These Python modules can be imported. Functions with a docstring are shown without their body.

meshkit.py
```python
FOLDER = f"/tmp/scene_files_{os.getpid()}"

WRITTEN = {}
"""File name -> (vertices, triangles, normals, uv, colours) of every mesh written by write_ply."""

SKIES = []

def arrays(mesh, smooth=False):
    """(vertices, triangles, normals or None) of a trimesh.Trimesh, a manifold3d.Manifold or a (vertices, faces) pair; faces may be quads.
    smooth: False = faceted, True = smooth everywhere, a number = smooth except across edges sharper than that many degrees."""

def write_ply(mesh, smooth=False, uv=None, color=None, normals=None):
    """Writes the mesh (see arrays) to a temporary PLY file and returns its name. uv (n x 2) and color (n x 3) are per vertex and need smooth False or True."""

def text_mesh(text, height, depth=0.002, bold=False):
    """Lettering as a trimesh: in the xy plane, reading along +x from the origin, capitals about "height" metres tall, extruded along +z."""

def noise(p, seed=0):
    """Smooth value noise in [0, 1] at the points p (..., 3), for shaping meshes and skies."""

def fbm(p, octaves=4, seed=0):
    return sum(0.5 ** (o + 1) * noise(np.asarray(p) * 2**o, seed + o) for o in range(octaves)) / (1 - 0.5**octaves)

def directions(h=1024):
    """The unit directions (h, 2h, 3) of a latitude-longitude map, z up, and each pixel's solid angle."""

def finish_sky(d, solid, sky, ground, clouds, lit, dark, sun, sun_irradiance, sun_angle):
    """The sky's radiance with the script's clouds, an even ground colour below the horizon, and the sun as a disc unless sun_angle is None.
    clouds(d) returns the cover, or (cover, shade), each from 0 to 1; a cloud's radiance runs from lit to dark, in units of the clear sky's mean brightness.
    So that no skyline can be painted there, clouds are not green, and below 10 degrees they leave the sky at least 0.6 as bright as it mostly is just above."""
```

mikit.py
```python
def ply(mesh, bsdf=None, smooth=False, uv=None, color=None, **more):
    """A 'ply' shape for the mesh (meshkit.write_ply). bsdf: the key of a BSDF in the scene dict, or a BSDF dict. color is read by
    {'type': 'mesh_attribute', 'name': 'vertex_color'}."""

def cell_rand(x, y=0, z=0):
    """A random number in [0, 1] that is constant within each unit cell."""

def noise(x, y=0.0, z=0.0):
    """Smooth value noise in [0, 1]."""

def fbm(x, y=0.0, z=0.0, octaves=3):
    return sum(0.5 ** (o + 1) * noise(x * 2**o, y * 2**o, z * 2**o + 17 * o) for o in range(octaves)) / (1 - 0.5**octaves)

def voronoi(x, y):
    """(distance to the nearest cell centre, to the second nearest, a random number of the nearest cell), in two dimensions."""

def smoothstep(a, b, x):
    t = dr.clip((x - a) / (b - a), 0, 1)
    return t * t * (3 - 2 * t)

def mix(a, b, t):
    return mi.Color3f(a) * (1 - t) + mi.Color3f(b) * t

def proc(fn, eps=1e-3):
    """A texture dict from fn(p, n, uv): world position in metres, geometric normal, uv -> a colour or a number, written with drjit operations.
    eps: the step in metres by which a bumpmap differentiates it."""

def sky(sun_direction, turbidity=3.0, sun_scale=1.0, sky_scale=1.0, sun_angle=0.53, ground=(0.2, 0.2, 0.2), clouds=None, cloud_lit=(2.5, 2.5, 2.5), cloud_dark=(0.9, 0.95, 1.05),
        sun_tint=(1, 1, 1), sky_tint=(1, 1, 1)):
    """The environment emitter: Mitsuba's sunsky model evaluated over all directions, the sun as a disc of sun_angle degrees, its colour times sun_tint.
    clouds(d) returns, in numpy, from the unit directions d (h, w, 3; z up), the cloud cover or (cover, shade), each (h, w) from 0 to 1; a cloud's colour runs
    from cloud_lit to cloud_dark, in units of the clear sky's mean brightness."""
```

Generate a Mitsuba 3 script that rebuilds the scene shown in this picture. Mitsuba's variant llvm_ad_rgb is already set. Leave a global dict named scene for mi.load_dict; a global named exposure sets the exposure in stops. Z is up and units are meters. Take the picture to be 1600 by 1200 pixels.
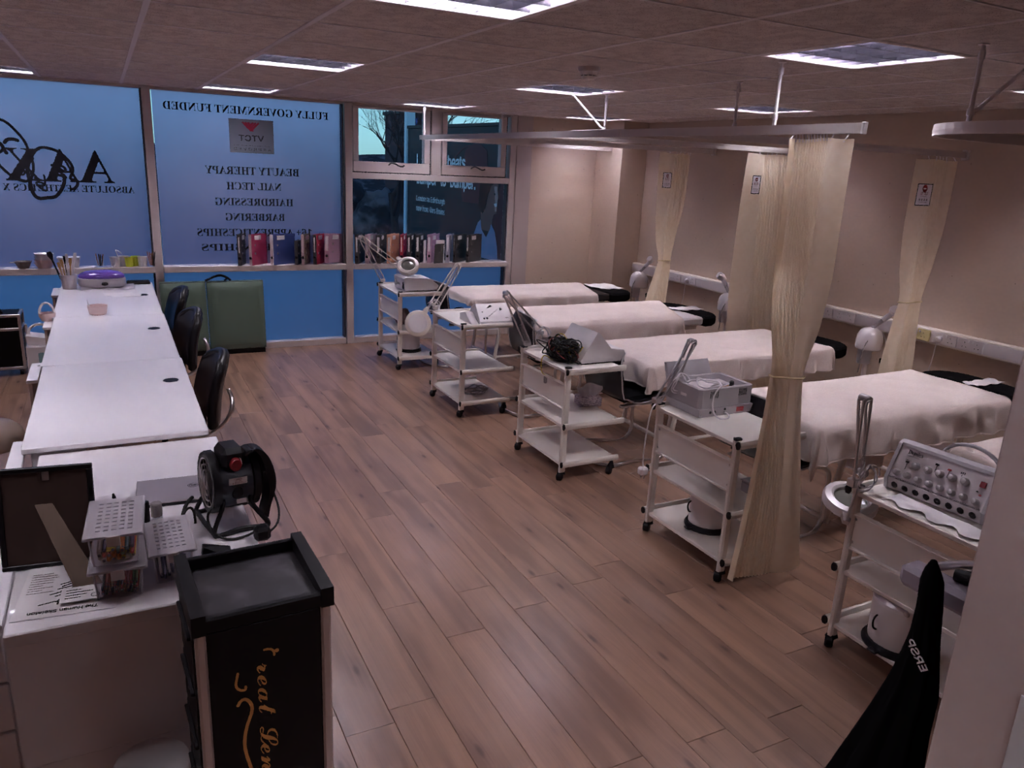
import math, glob, random
import numpy as np, trimesh
import mitsuba as mi
import drjit as dr
import mikit, meshkit
from mikit import noise, fbm, voronoi, cell_rand, smoothstep, mix
from shapely.geometry import Polygon, Point, LineString, box as sbox
from shapely.ops import unary_union
from shapely import affinity

T = mi.ScalarTransform4f
PI = math.pi
scene, labels = {}, {}

# ------------------------------------------------------------------ camera, sky, exposure
YAW, PITCH, ROLL, CAM_H = 0.485080014, -0.278323026, 0.0489354977, 1.91
_f = np.array([math.sin(YAW) * math.cos(PITCH), math.cos(YAW) * math.cos(PITCH), math.sin(PITCH)])
_r = np.array([math.cos(YAW), -math.sin(YAW), 0.0])
_u = np.cross(_r, _f)
_d2 = math.sin(ROLL) * _r - math.cos(ROLL) * _u      # image down in the world
scene['camera'] = {'type': 'perspective', 'fov': 2 * math.degrees(math.atan(800 / 1201.4)), 'fov_axis': 'x', 'near_clip': 0.05, 'far_clip': 300.0,
                   'to_world': T().look_at(origin=[0, 0, CAM_H], target=[float(_f[0]), float(_f[1]), CAM_H + float(_f[2])], up=[float(-x) for x in _d2])}
exposure = 0.68
LAMP = 90.0
scene['sky'] = mikit.sky((-0.5, -0.6, 0.25), turbidity=2.5, sun_scale=0.0, sky_scale=3.3, sky_tint=(0.46, 0.80, 1.08), ground=(0.05, 0.05, 0.06))

# ------------------------------------------------------------------ materials
def lin(c):
    return [float(((x / 255 + 0.055) / 1.055) ** 2.4 if x / 255 > 0.04045 else x / 255 / 12.92) for x in c]

def mat(name, c, rough=0.5, metallic=0.0, spec=0.5, clear=0.0, two=True, **kw):
    b = {'type': 'principled', 'base_color': c if isinstance(c, dict) else {'type': 'rgb', 'value': lin(c)}, 'roughness': rough, 'metallic': metallic, 'specular': spec, 'clearcoat': clear, **kw}
    scene[name] = {'type': 'twosided', 'bsdf': b} if two else b
    return name

def bumped(name, inner, fn, scale, eps=1e-3):
    b = scene[inner]['bsdf']
    scene[name] = {'type': 'twosided', 'bsdf': {'type': 'bumpmap', 'arbitrary': mikit.proc(fn, eps), 'scale': scale, 'bsdf': b}}
    return name

C3 = lambda c: mi.Color3f(*lin(c))

def wood_fn(p, n, uv):
    # uv: (across the plank 0..1 + 4 * number, along the plank in metres + 7 * number)
    k = dr.floor(uv.x / 4.0)
    a, l = uv.x - 4.0 * k, uv.y
    r1, r2 = cell_rand(k, 1, 3), cell_rand(k, 5, 9)
    w = fbm(a * 1.6 + k * 3.1, l * 1.3, 2.0, 3)
    rings = noise((a + 0.9 * w + 0.05 * l) * 19.0, l * 0.5 + k, 7.0)
    fine = noise(a * 90.0, l * 9.0, k)
    cloud = fbm(a * 1.8, l * 1.7 + k * 2, 11.0, 3)
    d1, d2, which = voronoi(a * 1.3 + k * 1.37, l * 2.3 + k * 2.71)
    dark = smoothstep(0.40, 0.85, which)
    knot = (1 - smoothstep(0.02, 0.11, d1)) * smoothstep(0.72, 0.80, which)
    halo = (1 - smoothstep(0.05, 0.40, d1 + 0.22 * (w - 0.5))) * smoothstep(0.66, 0.8, which)
    c = mix(lin((124, 95, 80)), lin((99, 74, 62)), smoothstep(0.28, 0.74, cloud))
    c = mix(c, lin((104, 76, 66)), (0.16 + 0.42 * halo) * smoothstep(0.50, 0.74, rings))
    c = mix(c, lin((140, 109, 90)), 0.35 * smoothstep(0.56, 0.82, noise(a * 4.0 + 3, l * 0.9, k + 5)))
    c = mix(c, lin((88, 63, 56)), 0.35 * halo)
    c = c * (0.95 + 0.10 * fine)
    c = mix(c, lin((62, 44, 40)), 0.75 * knot)
    return c * (0.90 + 0.18 * r1)

mat('wood_floor', mikit.proc(wood_fn), 0.30, spec=0.75)
mat('floor_base', (70, 52, 40), 0.8)

def tile_fn(p, n, uv):
    d1, d2, which = voronoi(p.x * 95.0, p.y * 95.0)
    fleck = (1 - smoothstep(0.10, 0.30, d1)) * smoothstep(0.45, 0.55, which)
    m = fbm(p.x * 26.0, p.y * 26.0, 2.0, 3)
    c = mix(lin((190, 178, 176)), lin((176, 163, 162)), smoothstep(0.35, 0.7, m))
    t = cell_rand(dr.floor((p.x - 0.19) / 0.6), dr.floor((p.y - 2.16) / 0.6), 5)
    return mix(c, lin((112, 92, 88)), 0.7 * fleck) * (0.94 + 0.08 * t)

mat('ceiling_tile', mikit.proc(tile_fn), 0.9, spec=0.1)
mat('t_bar', (205, 196, 200), 0.5)

def wall_fn(p, n, uv):
    m = fbm(p.x * 1.3 + 5, p.y * 1.3, p.z * 1.1, 3)
    f = noise(p.x * 60.0, p.y * 60.0, p.z * 60.0)
    d1, d2, which = voronoi(p.y * 5.0 + p.x * 3.0, p.z * 5.0)
    spot = (1 - smoothstep(0.010, 0.026, d1)) * smoothstep(0.72, 0.75, which)
    c = mix(lin((200, 180, 166)), lin((188, 168, 156)), m) * (0.97 + 0.05 * f)
    return mix(c, lin((90, 70, 64)), 0.8 * spot)

mat('wall_paint', mikit.proc(wall_fn), 0.7, spec=0.2)
mat('partition_paint0', (212, 196, 194), 0.75, spec=0.2)
bumped('partition_paint', 'partition_paint0', lambda p, n, uv: fbm(p.y * 55.0, p.z * 55.0, p.x * 55.0, 3), 0.004)
mat('frame_white', (214, 202, 202), 0.35)
mat('frame_dark', (30, 28, 34), 0.5)
mat('reveal', (176, 162, 162), 0.5)
mat('letter_dark', (10, 8, 14), 0.7, spec=0.1)
mat('logo_plate', (98, 104, 114), 0.7, spec=0.1)
mat('logo_red', (110, 24, 44), 0.6, spec=0.1)
mat('logo_ink', (18, 16, 22), 0.6, spec=0.1)
def film(name, c, rough, st, dt):
    scene[name] = {'type': 'principledthin', 'base_color': {'type': 'rgb', 'value': c}, 'roughness': rough, 'spec_trans': st, 'diff_trans': dt, 'eta': 1.5, 'spec_tint': 0.0}
film('frosted_film', [0.66, 0.58, 0.84], 0.40, 0.78, 1.1)
film('blue_film', [0.58, 0.66, 0.90], 0.5, 0.22, 1.9)
scene['window_glass'] = {'type': 'thindielectric', 'int_ior': 1.5}
mat('white_laminate', (226, 222, 230), 0.35, spec=0.5)
mat('laminate_edge', (176, 156, 150), 0.5)
mat('white_metal', (238, 230, 225), 0.35)
mat('shelf_white', (240, 234, 230), 0.38)
mat('white_plastic', (232, 226, 232), 0.3)
mat('device_white', (226, 220, 224), 0.35)
mat('device_grey', (168, 162, 168), 0.42)
mat('device_dark_grey', (140, 134, 142), 0.45)
mat('panel_light', (206, 198, 202), 0.4)
mat('black_plastic', (5, 4, 6), 0.45, spec=0.14)
mat('black_rubber', (9, 8, 9), 0.7, spec=0.2)
mat('black_leather', (7, 6, 9), 0.36, spec=0.22)
mat('black_fabric', (5, 5, 6), 0.95, spec=0.04)
mat('chrome', (214, 210, 212), 0.16, metallic=1.0)
mat('steel', (188, 182, 184), 0.3, metallic=1.0)
mat('aluminium', (190, 182, 184), 0.38, metallic=0.9)
mat('rail_white', (214, 204, 204), 0.35)
mat('louver_metal', (128, 126, 138), 0.28, metallic=0.9)
mat('lamp_tray', (178, 178, 188), 0.5)
mat('green_vinyl0', (76, 92, 80), 0.45, spec=0.35)
bumped('green_vinyl', 'green_vinyl0', lambda p, n, uv: fbm(p.x * 9.0, p.z * 9.0, p.y * 5, 3), 0.006, 2e-3)
mat('seam_dark', (26, 30, 28), 0.7)
mat('brown_leather', (150, 132, 124), 0.42)
mat('purple_plastic', (92, 60, 158), 0.2, clear=0.6)
mat('yellow_green', (198, 206, 60), 0.35)
mat('pale_pink', (226, 200, 200), 0.35)
mat('bowl_brown', (74, 62, 60), 0.4)
mat('bristle_tan', (176, 136, 84), 0.6)
mat('paper', (236, 232, 238), 0.7)
mat('label_white', (232, 228, 230), 0.6)
mat('red_plastic', (92, 16, 22), 0.35, spec=0.3)
mat('dark_red', (140, 40, 44), 0.4)
mat('case_black', (4, 4, 5), 0.5, spec=0.10)
mat('socket_yellow', (216, 200, 150), 0.4)
mat('socket_white', (222, 214, 220), 0.35)
mat('copper_foil', (168, 116, 74), 0.3, metallic=0.7)
mat('laptop_silver', (168, 160, 168), 0.36, metallic=0.5)
mat('mdf_brown', (40, 28, 24), 0.85, spec=0.15)
mat('strut_brown', (66, 50, 40), 0.85)
mat('gold_ink', (176, 126, 70), 0.45, metallic=0.4)
mat('grey_vinyl', (136, 126, 140), 0.5)
mat('wire_yellow', (188, 160, 40), 0.5)
mat('wire_red', (110, 40, 40), 0.5)
mat('wire_grey', (130, 122, 124), 0.5)
mat('skin_print', (124, 92, 86), 0.7)
mat('poster_dark', (26, 24, 36), 0.5)
mat('poster_red', (78, 34, 44), 0.6)
mat('print_white', (236, 240, 246), 0.6)
mat('print_shirt', (150, 156, 190), 0.6)
mat('print_hair', (18, 16, 20), 0.7)
mat('green_label', (110, 140, 150), 0.5)

def towel_fn(p, n, uv):
    m = fbm(p.x * 7.0, p.y * 7.0, p.z * 7.0, 3)
    f = noise(p.x * 160.0, p.y * 160.0, p.z * 160.0)
    return mix(lin((240, 226, 222)), lin((228, 212, 208)), m) * (0.93 + 0.10 * f)
mat('towel0', mikit.proc(towel_fn), 0.95, spec=0.1, sheen=0.5)
bumped('towel', 'towel0', lambda p, n, uv: fbm(p.x * 110.0, p.y * 110.0, p.z * 110.0, 2), 0.006, 1.5e-3)

def trolley_fn(p, n, uv):
    m = fbm(p.x * 10.0, p.y * 10.0, p.z * 4.0, 4)
    return mix(lin((16, 14, 17)), lin((46, 42, 48)), smoothstep(0.48, 0.78, m))
mat('scuffed_black', mikit.proc(trolley_fn), 0.42)

def curtain_fn(p, n, uv):
    m = noise(p.x * 40.0, p.y * 40.0, p.z * 40.0)
    return mix(lin((241, 225, 204)), lin((235, 217, 194)), m)
scene['curtain_cloth'] = {'type': 'principledthin', 'base_color': mikit.proc(curtain_fn), 'roughness': 0.6, 'diff_trans': 0.8, 'spec_trans': 0.0, 'eta': 1.4}
scene['clear_plastic'] = {'type': 'principledthin', 'base_color': {'type': 'rgb', 'value': [0.86, 0.83, 0.88]}, 'roughness': 0.16, 'diff_trans': 0.9, 'spec_trans': 0.72, 'eta': 1.4}
scene['box_wall'] = {'type': 'thindielectric', 'int_ior': 1.6, 'specular_transmittance': {'type': 'rgb', 'value': [0.78, 0.75, 0.79]}, 'specular_reflectance': {'type': 'rgb', 'value': [0.9, 0.9, 0.9]}}
mat('knob_silver', (172, 166, 168), 0.3, metallic=0.35)
scene['frosted_plastic'] = {'type': 'principledthin', 'base_color': {'type': 'rgb', 'value': [0.74, 0.70, 0.76]}, 'roughness': 0.45, 'diff_trans': 0.9, 'spec_trans': 0.25, 'eta': 1.45}
scene['thin_glass'] = {'type': 'thindielectric', 'int_ior': 1.4}

# ------------------------------------------------------------------ mesh helpers
cat = trimesh.util.concatenate
def mesh(v, f):
    f = np.asarray(f, int)
    if f.shape[1] == 4:
        f = np.vstack([f[:, [0, 1, 2]], f[:, [0, 2, 3]]])
    return trimesh.Trimesh(np.asarray(v, float), f, process=False)

def rbox(x0, x1, y0, y1, z0, z1, b=0.004):
    """A box with chamfered edges."""
    s = np.array([x1 - x0, y1 - y0, z1 - z0]) / 2
    c = np.array([x0 + x1, y0 + y1, z0 + z1]) / 2
    b = min(b, 0.45 * float(s.min()) * 2 / 2)
    pts = []
    for sx in (-1, 1):
        for sy in (-1, 1):
            for sz in (-1, 1):
                for k in range(3):
                    q = s - b
                    q[k] = s[k]
                    pts.append(c + q * (sx, sy, sz))
    return trimesh.convex.convex_hull(np.array(pts))

def hull(pts):
    return trimesh.convex.convex_hull(np.asarray(pts, float))

def tube(pts, r, n=8, closed=False, cap=True):
    p = np.asarray(pts, float)
    m = len(p)
    t = np.roll(p, -1, 0) - np.roll(p, 1, 0) if closed else np.gradient(p, axis=0)
    t /= np.linalg.norm(t, axis=1, keepdims=True) + 1e-12
    a = np.zeros_like(p)
    ref = np.array([0, 0, 1.0]) if abs(t[0, 2]) < 0.9 else np.array([1.0, 0, 0])
    v = np.cross(t[0], ref); v /= np.linalg.norm(v)
    for i in range(m):
        v = v - t[i] * np.dot(v, t[i]); v /= np.linalg.norm(v) + 1e-12
        a[i] = v
    b = np.cross(t, a)
    ang = np.arange(n) * 2 * PI / n
    rr = np.broadcast_to(np.asarray(r, float), (m,))
    V = (p[:, None] + rr[:, None, None] * (np.cos(ang)[None, :, None] * a[:, None] + np.sin(ang)[None, :, None] * b[:, None])).reshape(-1, 3)
    F = []
    for i in range(m if closed else m - 1):
        j = (i + 1) % m
        for k in range(n):
            l = (k + 1) % n
            F.append((i * n + k, i * n + l, j * n + l, j * n + k))
    F = np.array(F)
    F = np.vstack([F[:, [0, 1, 2]], F[:, [0, 2, 3]]])
    if cap and not closed:
        V = np.vstack([V, p[0], p[-1]])
        c0, c1 = len(V) - 2, len(V) - 1
        F = np.vstack([F] + [[(c0, (k + 1) % n, k), (c1, (m - 1) * n + k, (m - 1) * n + (k + 1) % n)] for k in range(n)])
    return trimesh.Trimesh(V, F, process=False)

def smooth_path(pts, n=8):
    from scipy.interpolate import CubicSpline
    p = np.asarray(pts, float)
    d = np.concatenate([[0], np.cumsum(np.linalg.norm(np.diff(p, axis=0), axis=1))])
    return CubicSpline(d, p)(np.linspace(0, d[-1], n * (len(p) - 1) + 1))

def lathe(prof, n=24, c=(0, 0, 0)):
    prof = np.asarray(prof, float)
    m = len(prof)
    ang = np.arange(n) * 2 * PI / n
    V = np.stack([prof[:, None, 0] * np.cos(ang), prof[:, None, 0] * np.sin(ang), np.broadcast_to(prof[:, None, 1], (m, n))], -1).reshape(-1, 3) + np.asarray(c, float)
    F = [(i * n + k, i * n + (k + 1) % n, (i + 1) * n + (k + 1) % n, (i + 1) * n + k) for i in range(m - 1) for k in range(n)]
    return mesh(V, F)

def extrude(poly, h):
    gs = [g for g in getattr(poly, 'geoms', [poly]) if g.geom_type == 'Polygon' and g.area > 1e-10]
    return cat([trimesh.creation.extrude_polygon(g, h, engine='earcut') for g in gs])

def xf(m, M):
    m = m.copy(); m.apply_transform(np.asarray(M, float)); return m

def axes(o, x, y, z):
    """Matrix taking local axes to world vectors x, y, z at origin o."""
    M = np.eye(4)
    M[:3, 0], M[:3, 1], M[:3, 2], M[:3, 3] = x, y, z, o
    return M

def rotz(a, o=(0, 0, 0)):
    c, s = math.cos(a), math.sin(a)
    return axes(o, (c, s, 0), (-s, c, 0), (0, 0, 1))

def grid(P, thick=None):
    """Mesh of a grid of points P (m, n, 3); thick: a second layer that far along the inverse normal, closed at the rim."""
    m, n = P.shape[:2]
    I = np.arange(m * n).reshape(m, n)
    F = np.stack([I[:-1, :-1], I[1:, :-1], I[1:, 1:], I[:-1, 1:]], -1).reshape(-1, 4)
    if thick is None:
        return mesh(P.reshape(-1, 3), F)
    N = np.cross(np.gradient(P, axis=0), np.gradient(P, axis=1))
    N /= np.linalg.norm(N, axis=2, keepdims=True) + 1e-12
    Q = P - N * thick
    rim = np.concatenate([I[0, :], I[1:, -1], I[-1, -2::-1], I[-2:0:-1, 0]])
    k = m * n
    R = np.stack([rim, np.roll(rim, -1), np.roll(rim, -1) + k, rim + k], -1)
    return mesh(np.vstack([P.reshape(-1, 3), Q.reshape(-1, 3)]), np.vstack([F, F[:, ::-1] + k, R]))

_fonts = {}
def text_poly(text, height, font='math', bold=False):
    """Outline of a line of lettering as a shapely shape, capitals about height tall."""
    try:
        from PIL import Image, ImageDraw, ImageFont
        pat = {'math': 'NotoSansMath*', 'sans': 'Inter.woff2'}[font]
        if pat not in _fonts:
            _fonts[pat] = ImageFont.truetype(glob.glob('/opt/blender-*/*/datafiles/fonts/' + pat)[0], 96)
        ft = _fonts[pat]
        x0, y0, x1, y1 = ft.getbbox(text, anchor='ls', stroke_width=2 * bold)
        im = Image.new('L', (x1 - x0 + 8, y1 - y0 + 8))
        ImageDraw.Draw(im).text((4 - x0, 4 - y0), text, 255, ft, anchor='ls', stroke_width=2 * bold)
        on = np.pad(np.asarray(im) > 127, ((0, 0), (1, 1))).astype(np.int8)
        rows, st = np.nonzero(np.diff(on, axis=1) == 1)
        en = np.nonzero(np.diff(on, axis=1) == -1)[1]
        from shapely import box, union_all
        s = union_all(box(st, -rows - 1, en, -rows)).buffer(0.6).buffer(-0.6).simplify(0.6)
        k = height / 69.0
        return affinity.affine_transform(s, [k, 0, 0, k, -4 * k, (4 - y0) * k])
    except Exception:
        m = meshkit.text_mesh(text, height)
        from shapely import union_all
        return union_all([Polygon(t[:, :2]) for t in m.triangles if abs(np.cross(t[1, :2] - t[0, :2], t[2, :2] - t[0, :2])) > 1e-12])

def serif(s):
    o = ''
    for ch in s:
        if 'A' <= ch <= 'Z': o += chr(0x1D400 + ord(ch) - 65)
        elif 'a' <= ch <= 'z': o += chr(0x1D41A + ord(ch) - 97)
        elif '0' <= ch <= '9': o += chr(0x1D7CE + ord(ch) - 48)
        else: o += ch
    return o

def script(s):
    o = ''
    for ch in s:
        if 'A' <= ch <= 'Z': o += chr(0x1D4D0 + ord(ch) - 65)
        elif 'a' <= ch <= 'z': o += chr(0x1D4EA + ord(ch) - 97)
        else: o += ch
    return o

def fit(poly, w=None, h=None):
    """Moves the shape's lower left corner to 0, scaled to width w and height h where given."""
    a, b, c, d = poly.bounds
    sx = w / (c - a) if w else (h / (d - b))
    sy = h / (d - b) if h else sx
    return affinity.scale(affinity.translate(poly, -a, -b), sx, sy, origin=(0, 0))

# ------------------------------------------------------------------ scene helpers
def key_of(name):
    if name not in scene and name not in labels and not any(k.startswith(name + '__') for k in scene):
        return name
    i = 1
    while True:
        k = f'{name}_{i:03d}'
        if k not in scene and k not in labels and not any(q.startswith(k + '__') for q in scene):
            return k
        i += 1

def thing(name, label, category, group=None):
    k = key_of(name)
    labels[k] = {'label': label, 'category': category}
    if group: labels[k]['group'] = group
    return k

def struct(name, m=None, bsdf=None, smooth=False, label=None):
    labels[name] = {'kind': 'structure'}
    if label: labels[name]['label'] = label
    if m is not None: scene[name] = mikit.ply(m, bsdf, smooth)
    return name

def part(parent, name, m, bsdf, smooth=30, label=None, kind=None, uv=None, **more):
    base = f'{parent}__{name}'
    k, i = base, 0
    while k in scene:
        i += 1
        k = f'{base}_{i:03d}'
    scene[k] = mikit.ply(m, bsdf, smooth, uv=uv, **more) if not isinstance(m, dict) else dict(m)
    if label or kind:
        labels[k] = {}
        if label: labels[k]['label'] = label
        if kind: labels[k]['kind'] = kind
    return k

def single(name, m, bsdf, label, category, group=None, smooth=30):
    """A thing that is one mesh."""
    k = thing(name, label, category, group)
    scene[k] = mikit.ply(m, bsdf, smooth)
    return k

def copy_thing(src, M, label, group=None, name=None):
    k = thing(name or src, label, labels[src]['category'], group or labels[src].get('group'))
    for q in [q for q in list(scene) if q == src or q.startswith(src + '__')]:
        d = dict(scene[q])
        d['to_world'] = T(np.asarray(M, float)) @ T(d['to_world']) if 'to_world' in d else T(np.asarray(M, float))
        scene[k + q[len(src):]] = d
        if q != src and q in labels: labels[k + q[len(src):]] = dict(labels[q])
    return k

def move_thing(k, M):
    for q in [q for q in scene if q == k or q.startswith(k + '__')]:
        scene[q] = {**scene[q], 'to_world': T(np.asarray(M, float))}

# ------------------------------------------------------------------ the setting
ZC, YW, XR = 2.417, 7.84, 5.42           # ceiling height, window front plane, right wall
XL, YB = -2.2, -2.0
WB = YW + 0.16                           # back of the window wall

# floor: planks laid along y, each its own part
struct('floor', rbox(XL - 0.2, XR + 0.2, YB - 0.2, WB, -0.06, -0.012, 0.001), 'floor_base')
rng = random.Random(4)
PW, PL = 0.1783, 1.19
X0 = 0.5690
known = {1: 2.246, 2: 2.873, 3: 2.571, 4: 2.875, 5: 2.65, 6: 2.862, 7: 2.73, 8: 2.84}
pid = 0
rest_m, rest_uv = [], []
for i in range(math.floor((XL - X0) / PW), math.ceil((XR - X0) / PW)):
    a, b = max(XL, X0 + i * PW), min(XR, X0 + (i + 1) * PW)
    ph = known.get(i, rng.random() * PL)
    y = ph - math.ceil((ph - YB) / PL) * PL
    while y < YW + 0.02:
        ya, yb = max(YB, y), min(YW + 0.02, y + PL)
        y += PL
        far = yb < 0.55 or (yb < 1.2 and a < 0.4)
        if yb - ya < 0.02: continue
        g, c = 0.0009, 0.0011
        v = []
        for (zz, e) in ((-0.012, 0.0), (-0.0012, 0.0), (0.0, c)):
            v += [(a + g + e, ya + g + e, zz), (b - g - e, ya + g + e, zz), (b - g - e, yb - g - e, zz), (a + g + e, yb - g - e, zz)]
        f = [(8, 9, 10), (8, 10, 11)]
        for lo in (0, 4):
            for q in range(4):
                r = (q + 1) % 4
                f += [(lo + q, lo + r, lo + 4 + r), (lo + q, lo + 4 + r, lo + 4 + q)]
        v = np.array(v)
        uv = np.stack([(v[:, 0] - (X0 + i * PW)) / PW * 0.98 + 0.01 + 4.0 * pid, v[:, 1] - ya + 7.0 * (pid % 23)], 1)
        m = trimesh.Trimesh(v, f, process=False)
        if b < -0.75 or yb < 1.05 or a > 4.95:      # planks out of sight or under the headrests
            rest_m.append(m); rest_uv.append(uv)
        else:
            part('floor', 'plank', m, 'wood_floor', False, uv=uv)
        pid += 1

part('floor', 'plank_rest', cat(rest_m), 'wood_floor', False, uv=np.vstack(rest_uv), kind='stuff')

# ceiling: lay-in tiles between T bars
struct('ceiling', rbox(XL - 0.2, XR + 0.2, YB - 0.2, WB + 0.1, ZC + 0.16, ZC + 0.24, 0.001), 'ceiling_tile')
gx = [0.19 + 0.6 * i for i in range(-4, 9)]
gy = [2.16 + 0.6 * j for j in range(-7, 10)]
lamps_at = [(cx, cy) for cy in (2.16, 4.56, 6.96) for cx in (-1.01, 0.79, 2.59, 4.39)] + [(0.79, -0.24)]
is_lamp = {(round(x, 2), round(y, 2)) for x, y in lamps_at}
xs, ys = [XL] + [x for x in gx if x > XL + 0.05] + [XR], [YB] + [y for y in gy if YB + 0.05 < y < YW - 0.05] + [YW]
for i in range(len(xs) - 1):
    for j in range(len(ys) - 1):
        if (round(xs[i], 2), round(ys[j], 2)) in is_lamp: continue
        e = 0.010
        part('ceiling', 'tile', rbox(xs[i] + e, xs[i + 1] - e, ys[j] + e, ys[j + 1] - e, ZC + 0.0015, ZC + 0.018, 0.002), 'ceiling_tile', False)
for x in xs[1:-1]:
    part('ceiling', 't_bar', rbox(x - 0.012, x + 0.012, YB, YW, ZC - 0.0015, ZC + 0.022, 0.0015), 't_bar', False)
for j, y in enumerate(ys[1:-1]):
    part('ceiling', 'cross_bar', rbox(XL, XR, y - 0.006, y + 0.006, ZC - 0.0005, ZC + 0.02, 0.001), 't_bar', False)

# walls
struct('wall_right', rbox(XR, XR + 0.2, YB, WB, 0, ZC + 0.16, 0.001), 'wall_paint')
struct('wall_left', rbox(XL - 0.2, XL, YB, WB, 0, ZC + 0.16, 0.001), 'wall_paint')
struct('wall_back', rbox(XL, XR, YB - 0.2, YB, 0, ZC + 0.16, 0.001), 'wall_paint')
struct('wall_window', rbox(4.225, XR, YW, WB + 0.1, 0, ZC + 0.16, 0.002), 'wall_paint', label='cream wall between the windows and the corner pillar')
struct('pillar', rbox(5.085, XR, 7.32, YW, 0, ZC + 0.02, 0.003), 'wall_paint', label='square cream pillar in the far corner')
struct('wall_far_left', rbox(XL, -1.44, YW, WB + 0.1, 0, ZC + 0.16, 0.002), 'wall_paint')
struct('wall_partition', rbox(1.488, 1.66, YB, 0.80, 0, ZC + 0.02, 0.004), 'partition_paint', label='pale textured end of a partition wall close to the camera')
struct('trim_1', rbox(4.045, 4.235, YW - 0.012, WB + 0.08, 0, ZC + 0.02, 0.004), 'reveal', label='grey boxed reveal at the right end of the windows')
struct('baseboard_right', rbox(XR - 0.014, XR, 0.8, 7.32, 0, 0.09, 0.004), 'frame_white')
struct('lintel', rbox(XL, 4.3, YW + 0.005, WB + 0.1, ZC, ZC + 0.16, 0.002), 'wall_paint')

# windows: three bays
def bay(n, x0, x1):
    w = struct(f'window_{n}')
    part(w, 'mullion', rbox(x0 - 0.073, x0, YW, YW + 0.13, 0, ZC, 0.003), 'frame_white')
    part(w, 'frame', rbox(x0, x1, YW + 0.03, YW + 0.12, ZC - 0.022, ZC, 0.002), 'frame_white')
    part(w, 'frame', rbox(x0, x1, YW, YW + 0.12, 0.0, 0.065, 0.003), 'frame_white')
    part(w, 'sill', rbox(x0, x1, YW - 0.055, YW + 0.13, 0.79, 0.848, 0.004), 'frame_white')
    for (za, zb) in ((0.065, 0.79),):
        part(w, 'lower_pane', grid(np.array([[(x0 + 0.012, YW + 0.09, za), (x0 + 0.012, YW + 0.09, zb)], [(x1 - 0.012, YW + 0.09, za), (x1 - 0.012, YW + 0.09, zb)]], float)), 'blue_film', False)
        part(w, 'gasket', rbox(x1 - 0.014, x1, YW + 0.02, YW + 0.1, za, zb, 0.001), 'frame_dark', False)
    return w

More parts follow.
